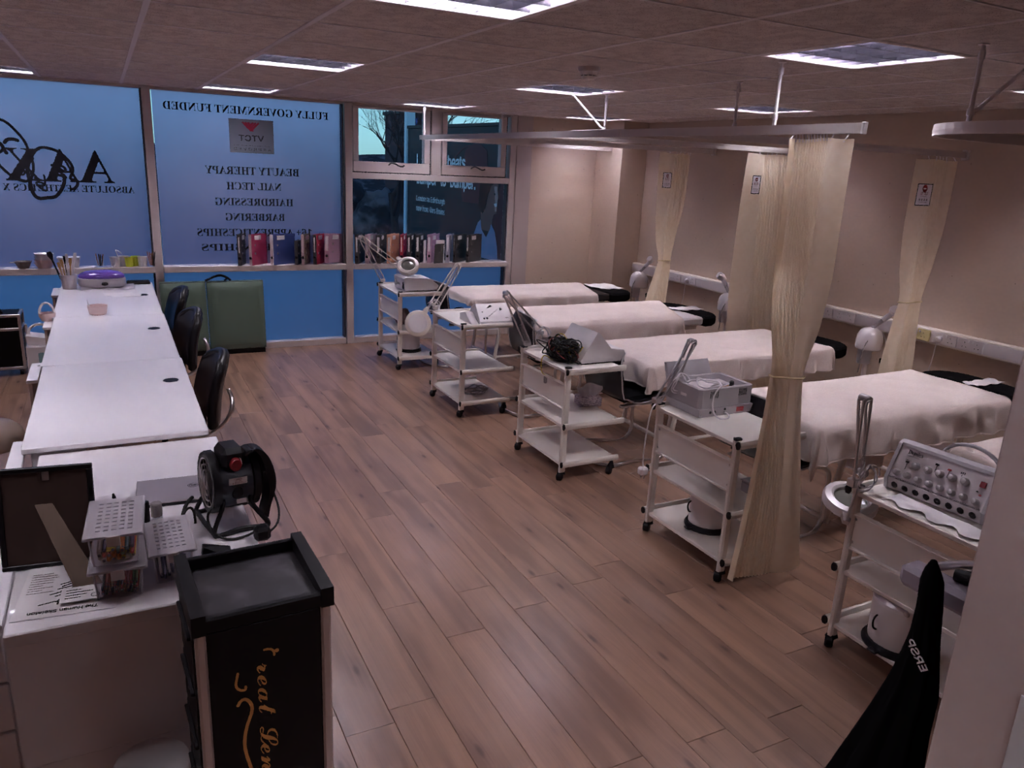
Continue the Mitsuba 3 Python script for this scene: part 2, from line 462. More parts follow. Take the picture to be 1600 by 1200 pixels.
def quad(x0, x1, z0, z1, y):
    return grid(np.array([[(x0, y, z0), (x0, y, z1)], [(x1, y, z0), (x1, y, z1)]], float))

B1, B2, B3 = (-1.44, 0.341), (0.414, 2.125), (2.212, 3.972)
w1, w2, w3 = bay(1, *B1), bay(2, *B2), bay(3, *B3)
part(w3, 'mullion', rbox(3.972, 4.045, YW, YW + 0.13, 0, ZC, 0.003), 'frame_white')
for w, (a, b) in ((w1, B1), (w2, B2)):
    part(w, 'pane', quad(a + 0.012, b - 0.012, 0.848, ZC - 0.022, YW + 0.085), 'frosted_film', False)
    part(w, 'gasket', rbox(b - 0.013, b, YW + 0.01, YW + 0.1, 0.848, ZC - 0.022, 0.001), 'frame_dark', False)
part(w3, 'pane', quad(B3[0] + 0.01, B3[1] - 0.01, 0.848, 1.695, YW + 0.08), 'window_glass', False)
part(w3, 'gasket', rbox(B3[1] - 0.013, B3[1], YW + 0.02, YW + 0.1, 0.848, 1.695, 0.001), 'frame_dark', False)
part(w3, 'transom', rbox(B3[0], B3[1], YW, YW + 0.12, 1.695, 1.757, 0.003), 'frame_white')
part(w3, 'mullion', rbox(3.055, 3.165, YW + 0.005, YW + 0.12, 1.757, ZC, 0.003), 'frame_white')
for (a, b) in ((B3[0], 3.055), (3.165, B3[1] - 0.03)):
    fr = [(a + 0.012, b - 0.012, 1.766, 1.868), (a + 0.012, b - 0.012, 2.372, ZC - 0.024), (a + 0.012, a + 0.07, 1.868, 2.372), (b - 0.075, b - 0.012, 1.868, 2.372)]
    sash = part(w3, 'sash', cat([rbox(q[0], q[1], YW + 0.018, YW + 0.10, q[2], q[3], 0.004) for q in fr]), 'frame_white', False, label='top hung opening sash')
    part(w3, 'gasket', cat([rbox(a, b, YW + 0.03, YW + 0.1, 1.757, 1.767, 0.001), rbox(b - 0.012, b, YW + 0.03, YW + 0.1, 1.757, ZC - 0.02, 0.001)]), 'frame_dark', False)
    k = f'{sash}__glass'
    scene[k] = mikit.ply(quad(a + 0.06, b - 0.065, 1.86, 2.38, YW + 0.075), 'window_glass', False)
    k = f'{sash}__handle'
    xm = (a + b) / 2 + 0.02
    scene[k] = mikit.ply(tube(smooth_path([(xm - 0.06, YW + 0.012, 1.838), (xm - 0.03, YW - 0.012, 1.862), (xm + 0.02, YW - 0.015, 1.846), (xm + 0.10, YW - 0.002, 1.842)]), 0.0075, 7), 'frame_dark', True)

# vinyl lettering on the frosted panes: it is meant to be read from outside, so from here it is mirrored
def glass_text(w, s, xr, xl, z0, z1, bsdf='letter_dark'):
    p = fit(text_poly(serif(s), 1.0), xr - xl, z1 - z0)
    m = xf(extrude(p, 0.002), axes((xr, YW + 0.079, z0), (-1, 0, 0), (0, 0, 1), (0, 1, 0)))
    part(w, 'lettering', m, bsdf, False)
for s, xr, xl, z0, z1 in (('FULLY GOVERNMENT FUNDED', 1.997, 0.515, 2.237, 2.308), ('BEAUTY THERAPY', 1.70, 0.835, 1.692, 1.765), ('NAIL TECH', 1.525, 1.02, 1.552, 1.622),
                          ('HAIRDRESSING', 1.635, 0.905, 1.405, 1.475), ('BARBERING', 1.55, 0.99, 1.262, 1.332), ('16+ APPRENTICESHIPS', 1.81, 0.735, 1.115, 1.188), ('INTERNSHIPS', 1.64, 0.765, 0.975, 1.042)):
    glass_text(w2, s, xr, xl, z0, z1)
pl = part(w2, 'logo_plate', rbox(1.066, 1.468, YW + 0.076, YW + 0.079, 1.892, 2.196, 0.0005), 'logo_plate', False)
def on_plate(poly, x, z, bsdf, nm):
    scene[f'{pl}__{nm}'] = mikit.ply(xf(extrude(poly, 0.002), axes((x, YW + 0.0745, z), (-1, 0, 0), (0, 0, 1), (0, 1, 0))), bsdf, False)
chev = []
for k in range(3):
    o = 0.026 * k
    chev.append(LineString([(-0.075 + o, 0.055), (0.0 + o * 0.5, -0.02 + o * 0.45)]).buffer(0.008, cap_style=2))
    chev.append(LineString([(0.075 - o, 0.055), (0.0 - o * 0.35, -0.02 - o * 0.1)]).buffer(0.008, cap_style=2))
on_plate(unary_union(chev), 1.262, 2.115, 'logo_red', 'emblem')
on_plate(fit(text_poly('VTCT', 1.0, 'sans', True), 0.23, 0.055), 1.378, 2.0, 'logo_ink', 'lettering')
on_plate(fit(text_poly('A P P R O V E D', 1.0, 'sans'), 0.34, 0.026), 1.44, 1.915, 'logo_ink', 'lettering_001')
on_plate(sbox(-0.34, -0.001, 0, 0.001), 1.10, 1.96, 'logo_ink', 'rule')
# left pane: big letters, small line and the line drawing of two faces
glass_text(w1, 'AAX', 0.075, -0.745, 1.578, 1.852, 'letter_dark')
glass_text(w1, 'ABSOLUTE AESTHETICS X', 0.228, -0.775, 1.495, 1.553, 'letter_dark')
def stroke(px, r):
    pts = smooth_path([(x, z, 0) for x, z in px], 6)[:, :2]
    return LineString(pts).buffer(r)
def pz(u, v):   # the drawing, laid out on its own 1.5 m wide sheet
    return (-0.79 + u * 0.000664, 2.245 - v * 0.000752)
S = [([(0, 245), (60, 235), (130, 255), (230, 340), (320, 460), (355, 560), (375, 640), (385, 720), (350, 850), (330, 900)], 0.0085),
     ([(0, 700), (100, 810), (170, 860), (240, 890), (320, 880)], 0.0085), ([(105, 480), (140, 448), (190, 440), (245, 452)], 0.011),
     ([(0, 490), (50, 490), (80, 530), (110, 590)], 0.011), ([(0, 590), (50, 580), (75, 550)], 0.009),
     ([(385, 600), (420, 560), (480, 520), (570, 520), (660, 545), (760, 620), (815, 700), (815, 780), (790, 850), (860, 880), (850, 930), (790, 965)], 0.0095),
     ([(380, 640), (320, 740), (320, 850), (335, 960), (365, 1050), (400, 1075), (500, 1070), (590, 1055), (650, 1000), (700, 920), (715, 830)], 0.0115),
     ([(590, 705), (660, 710), (735, 735), (740, 770), (680, 745), (640, 735)], 0.008), ([(615, 770), (650, 810), (700, 820), (735, 835)], 0.009), ([(640, 740), (690, 790), (720, 810)], 0.007),
     ([(490, 820), (495, 870), (490, 920)], 0.006), ([(395, 905), (440, 900), (485, 925), (450, 940), (400, 925), (440, 965), (500, 985)], 0.0065),
     ([(240, 730), (215, 755), (270, 770), (280, 800), (220, 810)], 0.0065), ([(320, 750), (300, 800), (350, 810)], 0.006)]
face = unary_union([stroke([pz(*q) for q in ps], r * 1.25) for ps, r in S])
part(w1, 'line_drawing', xf(extrude(affinity.scale(face, -1, 1, origin=(0, 0)), 0.002), axes((0, YW + 0.074, 0), (-1, 0, 0), (0, 0, 1), (0, 1, 0))), 'letter_dark', False)

# ------------------------------------------------------------------ ceiling lights
def luminaire():
    t = thing('ceiling_light', 'x', 'ceiling light', 'square louvred lights set into the suspended ceiling')
    h = 0.10
    fr = cat([rbox(0, 0.6, 0, 0.02, -0.003, 0.012, 0.001), rbox(0, 0.6, 0.58, 0.6, -0.003, 0.012, 0.001), rbox(0, 0.02, 0.02, 0.58, -0.003, 0.012, 0.001), rbox(0.58, 0.6, 0.02, 0.58, -0.003, 0.012, 0.001)])
    part(t, 'frame', fr, 'frame_white', False)
    part(t, 'tray', cat([rbox(0.0, 0.6, 0.0, 0.6, h, h + 0.01, 0.001), rbox(0, 0.012, 0, 0.6, 0.012, h, 0.001), rbox(0.588, 0.6, 0, 0.6, 0.012, h, 0.001), rbox(0.012, 0.588, 0, 0.012, 0.012, h, 0.001), rbox(0.012, 0.588, 0.588, 0.6, 0.012, h, 0.001)]), 'lamp_tray', False)
    for k in range(4):
        c = 0.085 + k * 0.1433
        m = lathe([(0.001, 0), (0.013, 0), (0.013, 0.54), (0.001, 0.54)], 8)
        m = xf(m, axes((0.03, c, 0.078), (0, 1, 0), (0, 0, 1), (1, 0, 0)))
        part(t, 'lamp_tube', m, 'white_plastic', False, emitter={'type': 'area', 'radiance': {'type': 'rgb', 'value': [LAMP * 1.0, LAMP * 0.94, LAMP * 0.98]}})
    for k in range(1, 4):     # long blades between the tubes, V shaped
        c = 0.013 + k * 0.1435
        part(t, 'blade', hull([(0.02, c - 0.012, 0.060), (0.58, c - 0.012, 0.060), (0.02, c + 0.012, 0.060), (0.58, c + 0.012, 0.060), (0.02, c - 0.002, 0.004), (0.58, c - 0.002, 0.004), (0.02, c + 0.002, 0.004), (0.58, c + 0.002, 0.004)]), 'louver_metal', False)
    for k in range(1, 7):
        c = 0.6 * k / 7
        part(t, 'blade', hull([(c - 0.007, 0.02, 0.058), (c + 0.007, 0.02, 0.058), (c - 0.007, 0.58, 0.058), (c + 0.007, 0.58, 0.058), (c - 0.0018, 0.02, 0.003), (c + 0.0018, 0.02, 0.003), (c - 0.0018, 0.58, 0.003), (c + 0.0018, 0.58, 0.003)]), 'louver_metal', False)
    return t
lum = luminaire()
lum_label = {(0.79, 2.16): 'bright louvred ceiling light above the white desks, cut by the top of the picture', (0.79, 4.56): 'louvred ceiling light above the middle of the white desks', (0.79, 6.96): 'louvred ceiling light close to the window lettered fully government funded',
             (-1.01, 6.96): 'louvred ceiling light above the line drawing window at the left edge', (2.59, 2.16): 'louvred ceiling light over the hanging curtain at the open end of the track', (2.59, 4.56): 'louvred ceiling light next to the smoke detector',
             (2.59, 6.96): 'louvred ceiling light just in front of the opening sashes', (4.39, 6.96): 'thin looking louvred ceiling light in front of the far corner pillar', (4.39, 4.56): 'louvred ceiling light over the treatment beds, near the right wall',
             (4.39, 2.16): 'louvred ceiling light at the right edge above the nearest bed', (-1.01, 2.16): 'louvred ceiling light left of the desks, outside the picture', (-1.01, 4.56): 'louvred ceiling light over the drawer side of the desks, outside the picture', (0.79, -0.24): 'louvred ceiling light above and behind the camera, outside the picture'}
for (x, y) in lamps_at[1:]:
    copy_thing(lum, axes((x, y, ZC), (1, 0, 0), (0, 1, 0), (0, 0, 1)), lum_label[(x, y)])
labels[lum]['label'] = lum_label[lamps_at[0]]
move_thing(lum, axes((*lamps_at[0], ZC), (1, 0, 0), (0, 1, 0), (0, 0, 1)))

t = thing('smoke_detector', 'round white smoke detector on the ceiling tiles', 'smoke detector')
part(t, 'base', lathe([(0.0005, 0), (0.058, 0), (0.060, -0.004), (0.055, -0.024), (0.045, -0.026), (0.0005, -0.026)], 28, (2.31, 3.69, ZC + 0.002)), 'white_plastic')
part(t, 'sensor', lathe([(0.046, -0.026), (0.043, -0.036), (0.034, -0.058), (0.030, -0.063), (0.0005, -0.064)], 28, (2.31, 3.69, ZC + 0.002)), 'white_plastic')
for k in range(10):
    a = 2 * PI * k / 10
    part(t, 'vent', xf(rbox(-0.009, 0.009, -0.003, 0.003, -0.007, 0.007, 0.001), rotz(a + PI / 2, (2.31 + 0.037 * math.cos(a), 3.69 + 0.037 * math.sin(a), ZC - 0.038))), 'frame_dark', False)

# ------------------------------------------------------------------ desks
def desk(y0, y1, x0, x1, label, hole, thick=0.024, z=0.75):
    t = thing('desk', label, 'desk', 'white desks pushed end to end')
    top = part(t, 'desk_top', rbox(x0, x1, y0 + 0.0015, y1 - 0.0015, z - thick, z, 0.003), 'white_laminate', False)
    hx, hy = hole
    scene[f'{top}__cable_port'] = mikit.ply(lathe([(0.0005, 0.0012), (0.030, 0.0012), (0.0325, 0.0022), (0.037, 0.0022), (0.038, 0.0)], 24, (hx, hy, z)), 'black_plastic', 30)
    part(t, 'side_panel', rbox(x0 + 0.03, x0 + 0.22, y0 + 0.02, y0 + 0.04, 0, z - thick, 0.002), 'white_laminate', False)
    part(t, 'side_panel', rbox(x0 + 0.03, x0 + 0.22, y1 - 0.04, y1 - 0.02, 0, z - thick, 0.002), 'white_laminate', False)
    part(t, 'back_panel', rbox(x0 + 0.16, x0 + 0.18, y0 + 0.04, y1 - 0.04, 0.25, z - thick, 0.002), 'laminate_edge', False)
    return t
desk(3.352, 4.672, -0.383, 0.305, 'white desk nearest the fan heater, with a black cable port', (0.215, 4.20))
desk(4.672, 6.02, -0.393, 0.298, 'white desk in the middle of the row, with a black cable port', (0.205, 5.52))
desk(6.02, 7.52, -0.405, 0.292, 'white desk at the window end carrying the purple wax heater', (0.195, 6.86))
for (ya, yb, x, lab) in ((3.17, 3.54, -0.375, 'white pull-out side ledge beside the brown leather stool'), (4.50, 4.87, -0.398, 'white pull-out side ledge on the middle desk above bare floor'),
                         (5.85, 6.20, -0.402, 'white pull-out side ledge beside the white plastic tub'), (7.12, 7.50, -0.415, 'white pull-out side ledge at the window end of the desks')):
    t = thing('side_ledge', lab, 'ledge', 'small white ledges along the desks')
    part(t, 'ledge_top', rbox(x - 0.052, x + 0.0, ya, yb, 0.705, 0.722, 0.002), 'white_laminate', False)
    part(t, 'bracket', rbox(x - 0.045, x - 0.028, ya + 0.02, yb - 0.02, 0.0, 0.705, 0.002), 'laminate_edge', False)
    part(t, 'screw', lathe([(0.0005, 0.002), (0.006, 0.002), (0.007, 0)], 10, (x - 0.012, yb - 0.07, 0.722)), 'steel')

t = thing('counter', 'white counter cabinet holding the pencil boxes and fan heater', 'counter')
part(t, 'counter_top', rbox(-0.325, 0.335, 2.035, 3.348, 0.682, 0.72, 0.004), 'white_laminate', False)
part(t, 'end_panel', rbox(-0.325, 0.315, 2.055, 2.075, 0.30, 0.682, 0.002), 'white_laminate', False)
part(t, 'end_panel', rbox(-0.325, 0.315, 2.058, 2.078, 0.0, 0.2985, 0.002), 'white_laminate', False)
part(t, 'side_panel', rbox(0.295, 0.315, 2.08, 3.34, 0.0, 0.682, 0.002), 'white_laminate', False)
part(t, 'side_panel', rbox(-0.325, -0.305, 2.08, 3.34, 0.0, 0.682, 0.002), 'white_laminate', False)
t = thing('drawer_unit', 'white drawer unit against the left side of the counter', 'drawers')
part(t, 'carcass', rbox(-0.80, -0.345, 2.20, 2.72, 0.02, 0.66, 0.003), 'white_laminate', False)
for k in range(4):
    dw = part(t, 'drawer', rbox(-0.795, -0.35, 2.183, 2.20, 0.03 + 0.155 * k, 0.175 + 0.155 * k, 0.003), 'white_laminate', False)
    scene[f'{dw}__handle'] = mikit.ply(tube([(-0.62, 2.183, 0.10 + 0.155 * k), (-0.62, 2.165, 0.10 + 0.155 * k), (-0.52, 2.165, 0.10 + 0.155 * k), (-0.52, 2.183, 0.10 + 0.155 * k)], 0.005, 6), 'steel', 30)

# ------------------------------------------------------------------ black office chairs along the desks
def office_chair(name='office_chair'):
    t = thing(name, 'x', 'chair', 'black office chairs pushed up to the desks')
    # local: back leans along +x, faces -x, origin on the floor under the back
    n, m = 15, 13
    P = np.zeros((m, n, 3)); Q = np.zeros((m, n, 3))
    for i in range(m):
        v = i / (m - 1)
        for j in range(n):
            s = -1 + 2 * j / (n - 1)
            half = 0.175 * (1 - 0.12 * v - 0.22 * max(0, v - 0.92) / 0.08)
            y = s * half
            x = -0.035 + 0.075 * v + 0.045 * (1 - s * s) - 0.02 * math.sin(v * PI)
            z = 0.42 + 0.37 * v - 0.035 * s * s * v
            pad = 0.022 * (1 - abs(s) ** 4) * math.sin(PI * min(1, max(0.02, v))) ** 0.5
            P[i, j] = (x - 0.028 - pad, y, z); Q[i, j] = (x + 0.028 + 0.5 * pad, y, z)
    k = m * n
    I = np.arange(k).reshape(m, n)
    F = np.stack([I[:-1, :-1], I[:-1, 1:], I[1:, 1:], I[1:, :-1]], -1).reshape(-1, 4)
    rim = np.concatenate([I[0, :], I[1:, -1], I[-1, -2::-1], I[-2:0:-1, 0]])
    back = mesh(np.vstack([P.reshape(-1, 3), Q.reshape(-1, 3)]), np.vstack([F[:, ::-1], F + k, np.stack([rim, np.roll(rim, -1), np.roll(rim, -1) + k, rim + k], -1)]))
    bk = part(t, 'backrest', back, 'black_leather', 50)
    pip = np.concatenate([(P[0, :] + Q[0, :]) / 2, (P[1:, -1] + Q[1:, -1]) / 2, ((P + Q) / 2)[-1, -2::-1], ((P + Q) / 2)[-2:0:-1, 0]])
    scene[f'{bk}__piping'] = mikit.ply(tube(pip, 0.030, 7, closed=True), 'black_leather', True)
    seat = lathe([(0.001, 0.05), (0.12, 0.056), (0.19, 0.050), (0.222, 0.03), (0.225, 0.01), (0.2, -0.01), (0.001, -0.012)], 28)
    seat.apply_scale([1.02, 1.05, 1.0]); seat.apply_translation([-0.26, 0, 0.40])
    part(t, 'seat', seat, 'black_leather', True)
    part(t, 'back_bracket', tube(smooth_path([(-0.20, -0.19, 0.40), (-0.02, -0.24, 0.42), (0.05, -0.235, 0.50), (0.06, -0.17, 0.62)]), 0.012, 8), 'chrome', True)
    part(t, 'back_bracket', tube(smooth_path([(-0.20, 0.19, 0.40), (-0.02, 0.24, 0.42), (0.05, 0.235, 0.50), (0.06, 0.17, 0.62)]), 0.012, 8), 'chrome', True)
    part(t, 'column', lathe([(0.026, 0.09), (0.026, 0.25), (0.016, 0.25), (0.016, 0.42)], 16, (-0.26, 0, 0)), 'black_plastic')
    for q in range(5):
        a = 2 * PI * q / 5 + 0.3
        e = (-0.26 + 0.27 * math.cos(a), 0.27 * math.sin(a))
        lg = part(t, 'leg', hull([(-0.26, 0.02, 0.11), (-0.26, -0.02, 0.11), (-0.26, 0.0, 0.065), (-0.24, 0, 0.11), (e[0], e[1], 0.075), (e[0] + 0.012 * math.sin(a), e[1] - 0.012 * math.cos(a), 0.058), (e[0] - 0.012 * math.sin(a), e[1] + 0.012 * math.cos(a), 0.058)]), 'black_plastic', False)
        w = xf(lathe([(0.001, -0.011), (0.024, -0.011), (0.028, -0.006), (0.028, 0.006), (0.024, 0.011), (0.001, 0.011)], 14), axes((e[0], e[1], 0.029), (0, 0, 1), (math.cos(a), math.sin(a), 0), (-math.sin(a), math.cos(a), 0)))
        scene[f'{lg}__caster'] = mikit.ply(w, 'black_plastic', 30)
    return t
oc = office_chair()
copy_thing(oc, rotz(0.26, (0.425, 5.86, 0)), 'black padded office chair with chrome back bracket, the middle one along the desks')
copy_thing(oc, rotz(0.15, (0.425, 6.85, 0)), 'black padded office chair in front of the green panels, farthest along the desks')
labels[oc]['label'] = 'black padded office chair with chrome back bracket, nearest the fan heater'
move_thing(oc, rotz(0.12, (0.435, 4.55, 0)))

t = thing('stool', 'round brown leather stool on a black base beside the desks', 'stool')
sc = (-0.64, 4.42)
part(t, 'seat', lathe([(0.001, 0.55), (0.07, 0.546), (0.12, 0.53), (0.155, 0.495), (0.168, 0.455), (0.160, 0.42), (0.13, 0.405), (0.001, 0.40)], 32, (*sc, 0)), 'brown_leather', True)
part(t, 'column', lathe([(0.001, 0.40), (0.05, 0.40), (0.05, 0.37), (0.026, 0.35), (0.026, 0.10), (0.04, 0.08)], 18, (*sc, 0)), 'black_plastic')
part(t, 'lever', tube([(sc[0], sc[1] - 0.03, 0.375), (sc[0] - 0.02, sc[1] - 0.13, 0.36), (sc[0] + 0.0, sc[1] - 0.2, 0.34)], 0.009, 7), 'black_plastic', True)
ring = [(sc[0] + 0.17 * math.cos(a), sc[1] + 0.17 * math.sin(a), 0.20) for a in np.linspace(0, 2 * PI, 32, endpoint=False)]
part(t, 'foot_ring', tube(ring, 0.011, 8, closed=True), 'chrome', True)
for a in (0.4, 2.5, 4.6):
    part(t, 'spoke', tube([(sc[0], sc[1], 0.20), (sc[0] + 0.17 * math.cos(a), sc[1] + 0.17 * math.sin(a), 0.20)], 0.007, 6), 'chrome', True)
for q in range(5):
    a = 2 * PI * q / 5
    part(t, 'leg', hull([(sc[0], sc[1] + 0.02, 0.10), (sc[0], sc[1] - 0.02, 0.10), (sc[0], sc[1], 0.05), (sc[0] + 0.24 * math.cos(a), sc[1] + 0.24 * math.sin(a), 0.055), (sc[0] + 0.24 * math.cos(a), sc[1] + 0.24 * math.sin(a), 0.0), (sc[0] + 0.02, sc[1], 0.10)]), 'black_plastic', False)

t = thing('cosmetics_case', 'black and aluminium trolley case standing on the floor at the windows', 'case')
cx0, cx1, cy0, cy1, cz0, cz1 = -1.12, -0.735, 7.44, 7.70, 0.06, 0.52
part(t, 'body', rbox(cx0 + 0.004, cx1 - 0.004, cy0 + 0.004, cy1 - 0.004, cz0, cz1, 0.004), 'case_black', False)
for (x, y) in ((cx0, cy0), (cx1, cy0), (cx0, cy1), (cx1, cy1)):
    part(t, 'corner_trim', rbox(x - 0.012, x + 0.012, y - 0.008, y + 0.012, cz0, cz1, 0.003), 'aluminium', False)
for z in (cz1 - 0.012, 0.395, cz0 + 0.004):
    part(t, 'edge_trim', cat([rbox(cx0, cx1, cy0 - 0.008, cy0 + 0.012, z - 0.012, z + 0.012, 0.003), rbox(cx1 - 0.012, cx1 + 0.01, cy0, cy1, z - 0.012, z + 0.012, 0.003)]), 'aluminium', False)
part(t, 'divider', rbox(-0.925, -0.905, cy0 - 0.007, cy0 + 0.006, 0.395, cz1, 0.002), 'aluminium', False)
part(t, 'handle', tube(smooth_path([(-1.03, 7.52, cz1), (-1.01, 7.52, cz1 + 0.035), (-0.88, 7.52, cz1 + 0.035), (-0.86, 7.52, cz1)]), 0.010, 8), 'black_plastic', True)
part(t, 'latch', rbox(-0.93, -0.90, cy0 - 0.014, cy0 - 0.006, 0.44, 0.485, 0.002), 'steel', False)
for z in (0.30, 0.20):
    part(t, 'side_clip', rbox(cx1 + 0.008, cx1 + 0.018, 7.54, 7.60, z, z + 0.035, 0.002), 'steel', False)
for (x, y) in ((cx0 + 0.03, cy0 + 0.03), (cx1 - 0.03, cy0 + 0.03), (cx0 + 0.03, cy1 - 0.03), (cx1 - 0.03, cy1 - 0.03)):
    part(t, 'caster', cat([rbox(x - 0.012, x + 0.012, y - 0.012, y + 0.012, 0.04, 0.062, 0.002), xf(lathe([(0.001, -0.012), (0.026, -0.012), (0.026, 0.012), (0.001, 0.012)], 14), axes((x, y, 0.026), (0, 0, 1), (0, 1, 0), (-1, 0, 0)))]), 'black_plastic', 30)

t = thing('plastic_tub', 'white plastic tub with an open loop handle on a low unit by the case', 'tub')
bx, by = -0.535, 6.45
part(t, 'tub', hull([(bx + sx * 0.062, by + sy * 0.07, 0.485) for sx in (-1, 1) for sy in (-1, 1)] + [(bx - 0.07, by - 0.08, 0.56), (bx + 0.07, by - 0.08, 0.535), (bx - 0.07, by + 0.08, 0.56), (bx + 0.07, by + 0.08, 0.535)]), 'white_plastic', False)
part(t, 'handle', tube(smooth_path([(bx - 0.055, by, 0.555), (bx - 0.03, by, 0.61), (bx + 0.045, by, 0.62), (bx + 0.07, by, 0.585), (bx + 0.055, by, 0.54)]), 0.010, 8), 'white_plastic', True)
part(t, 'spout', tube([(bx - 0.06, by, 0.55), (bx - 0.068, by, 0.63)], [0.012, 0.008], 8), 'white_plastic', True)
t = thing('storage_unit', 'low white unit with a blue-green front under the plastic tub', 'cabinet')
part(t, 'carcass', rbox(bx - 0.075, bx + 0.07, by - 0.12, by + 0.12, 0.0, 0.4845, 0.004), 'white_laminate', False)
part(t, 'front_panel', rbox(bx + 0.0, bx + 0.06, by - 0.130, by - 0.12, 0.25, 0.44, 0.003), 'green_label', False)
t = thing('small_bowl', 'small grey bowl with a white looped handle on a desk ledge', 'bowl')
part(t, 'bowl', lathe([(0.001, 0), (0.035, 0.0), (0.05, 0.03), (0.052, 0.055), (0.047, 0.055), (0.04, 0.01), (0.001, 0.008)], 20, (-0.435, 6.08, 0.7225)), 'pale_pink')
part(t, 'handle', tube([(-0.435 + 0.043 * math.cos(a), 6.08, 0.775 + 0.07 * math.sin(a)) for a in np.linspace(0, PI, 14)], 0.008, 8), 'white_plastic', True)

# ------------------------------------------------------------------ green folded couch pads against the window
for (x0, x1, lab) in ((0.365, 0.762, 'left of the two green vinyl pads leaning on the window'), (0.770, 1.288, 'right of the two green vinyl pads leaning on the window')):
    t = thing('couch_pad', lab, 'pad', 'green vinyl pads leaning on the window')
    n, m = 21, 21
    P = np.zeros((m, n, 3)); Q = np.zeros((m, n, 3))
    for i in range(m):
        v = i / (m - 1)
        for j in range(n):
            s = j / (n - 1)
            e = min(s, 1 - s, v * 1.2, (1 - v) * 1.2) * (x1 - x0)
            puff = 0.030 * (1 - math.exp(-e / 0.03))
            x = x0 + (x1 - x0) * s + (0.02 * (v - 0.5) if False else 0)
            z = 0.05 + 0.655 * v
            lean = 0.060 * v
            P[i, j] = (x, YW - 0.135 + lean - puff, z)
            Q[i, j] = (x, YW - 0.085 + lean, z)
    k = m * n
    I = np.arange(k).reshape(m, n)
    F = np.stack([I[:-1, :-1], I[:-1, 1:], I[1:, 1:], I[1:, :-1]], -1).reshape(-1, 4)
    rim = np.concatenate([I[0, :], I[1:, -1], I[-1, -2::-1], I[-2:0:-1, 0]])
    pad = mesh(np.vstack([P.reshape(-1, 3), Q.reshape(-1, 3)]), np.vstack([F, F[:, ::-1] + k, np.stack([rim, rim + k, np.roll(rim, -1) + k, np.roll(rim, -1)], -1)]))
    part(t, 'cushion', pad, 'green_vinyl', 50)
    part(t, 'board', rbox(x0 + 0.01, x1 - 0.01, YW - 0.13, YW - 0.065, 0.0, 0.05, 0.003), 'black_plastic', False)
    for zz in (0.06, 0.70):
        part(t, 'piping', tube([(x0 + 0.006, YW - 0.137 + 0.06 * (zz - 0.05) / 0.655, zz), (x1 - 0.006, YW - 0.137 + 0.06 * (zz - 0.05) / 0.655, zz)], 0.004, 6), 'seam_dark', True)
t = thing('face_cradle', 'black bracket with a looped strap lying on top of the green pads', 'bracket')
part(t, 'bracket', tube(smooth_path([(0.76, 7.76, 0.712), (0.83, 7.76, 0.745), (0.90, 7.76, 0.760), (0.95, 7.77, 0.742), (0.99, 7.78, 0.712)]), 0.011, 7), 'black_plastic', True)
part(t, 'strap', tube(smooth_path([(0.86, 7.755, 0.752), (0.91, 7.745, 0.765), (0.95, 7.75, 0.735), (0.93, 7.755, 0.715)]), 0.009, 7), 'case_black', True)

# ------------------------------------------------------------------ things on the desks
t = thing('wax_heater', 'oval paraffin wax heater with a purple lid on the window end desk', 'wax heater')
wc = (-0.095, 7.30, 0.7505)
ov = lambda prof, n=40: (lambda m: (m.apply_scale([1.30, 0.85, 1]), m.apply_translation(wc), m)[2])(lathe(prof, n))
part(t, 'base', ov([(0.001, 0.006), (0.120, 0.006), (0.133, 0.018), (0.140, 0.05), (0.137, 0.080), (0.128, 0.086), (0.001, 0.086)]), 'white_plastic', 40)
part(t, 'lid', ov([(0.131, 0.084), (0.134, 0.095), (0.122, 0.118), (0.095, 0.134), (0.06, 0.140), (0.03, 0.134), (0.001, 0.132)]), 'purple_plastic', True)
part(t, 'dial', xf(lathe([(0.001, 0.010), (0.016, 0.010), (0.021, 0.004), (0.021, 0)], 20), axes((wc[0] + 0.02, wc[1] - 0.1185, wc[2] + 0.045), (1.2, 0, 0), (0, 0, 0.7), (0, -1, 0))), 'black_plastic')
P = np.zeros((14, 18, 3))
for i in range(14):
    for j in range(18):
        x, y = wc[0] - 0.16 + 0.40 * j / 17, 7.10 + 0.36 * i / 13
        P[i, j] = (x, y, 0.7512 + 0.018 * meshkit.noise(np.array([x * 17.0, y * 17.0, 0.3])) * (1 if (i < 3 or j < 3 or j > 14) else 0.1))
single('plastic_film', grid(P), 'frosted_plastic', 'crumpled clear plastic sheet under the wax heater', 'plastic sheet', smooth=True)
t = thing('radio_tray', 'low black tray with ridged top at the far corner of the desks', 'tray')
part(t, 'body', rbox(0.09, 0.275, 7.40, 7.50, 0.7505, 0.772, 0.004), 'black_plastic', False)
for k in range(8):
    part(t, 'key', rbox(0.098 + 0.0217 * k, 0.115 + 0.0217 * k, 7.405, 7.495, 0.772, 0.776, 0.001), 'case_black', False)
pc = (-0.335, 7.26)
t = thing('brush_pot', 'tapered white pot crammed with spatulas and brushes beside the wax heater', 'pot')
part(t, 'pot', lathe([(0.001, 0.7505), (0.050, 0.7505), (0.064, 0.86), (0.066, 0.868), (0.060, 0.868), (0.047, 0.76), (0.001, 0.758)], 28, (*pc, 0)), 'white_plastic')
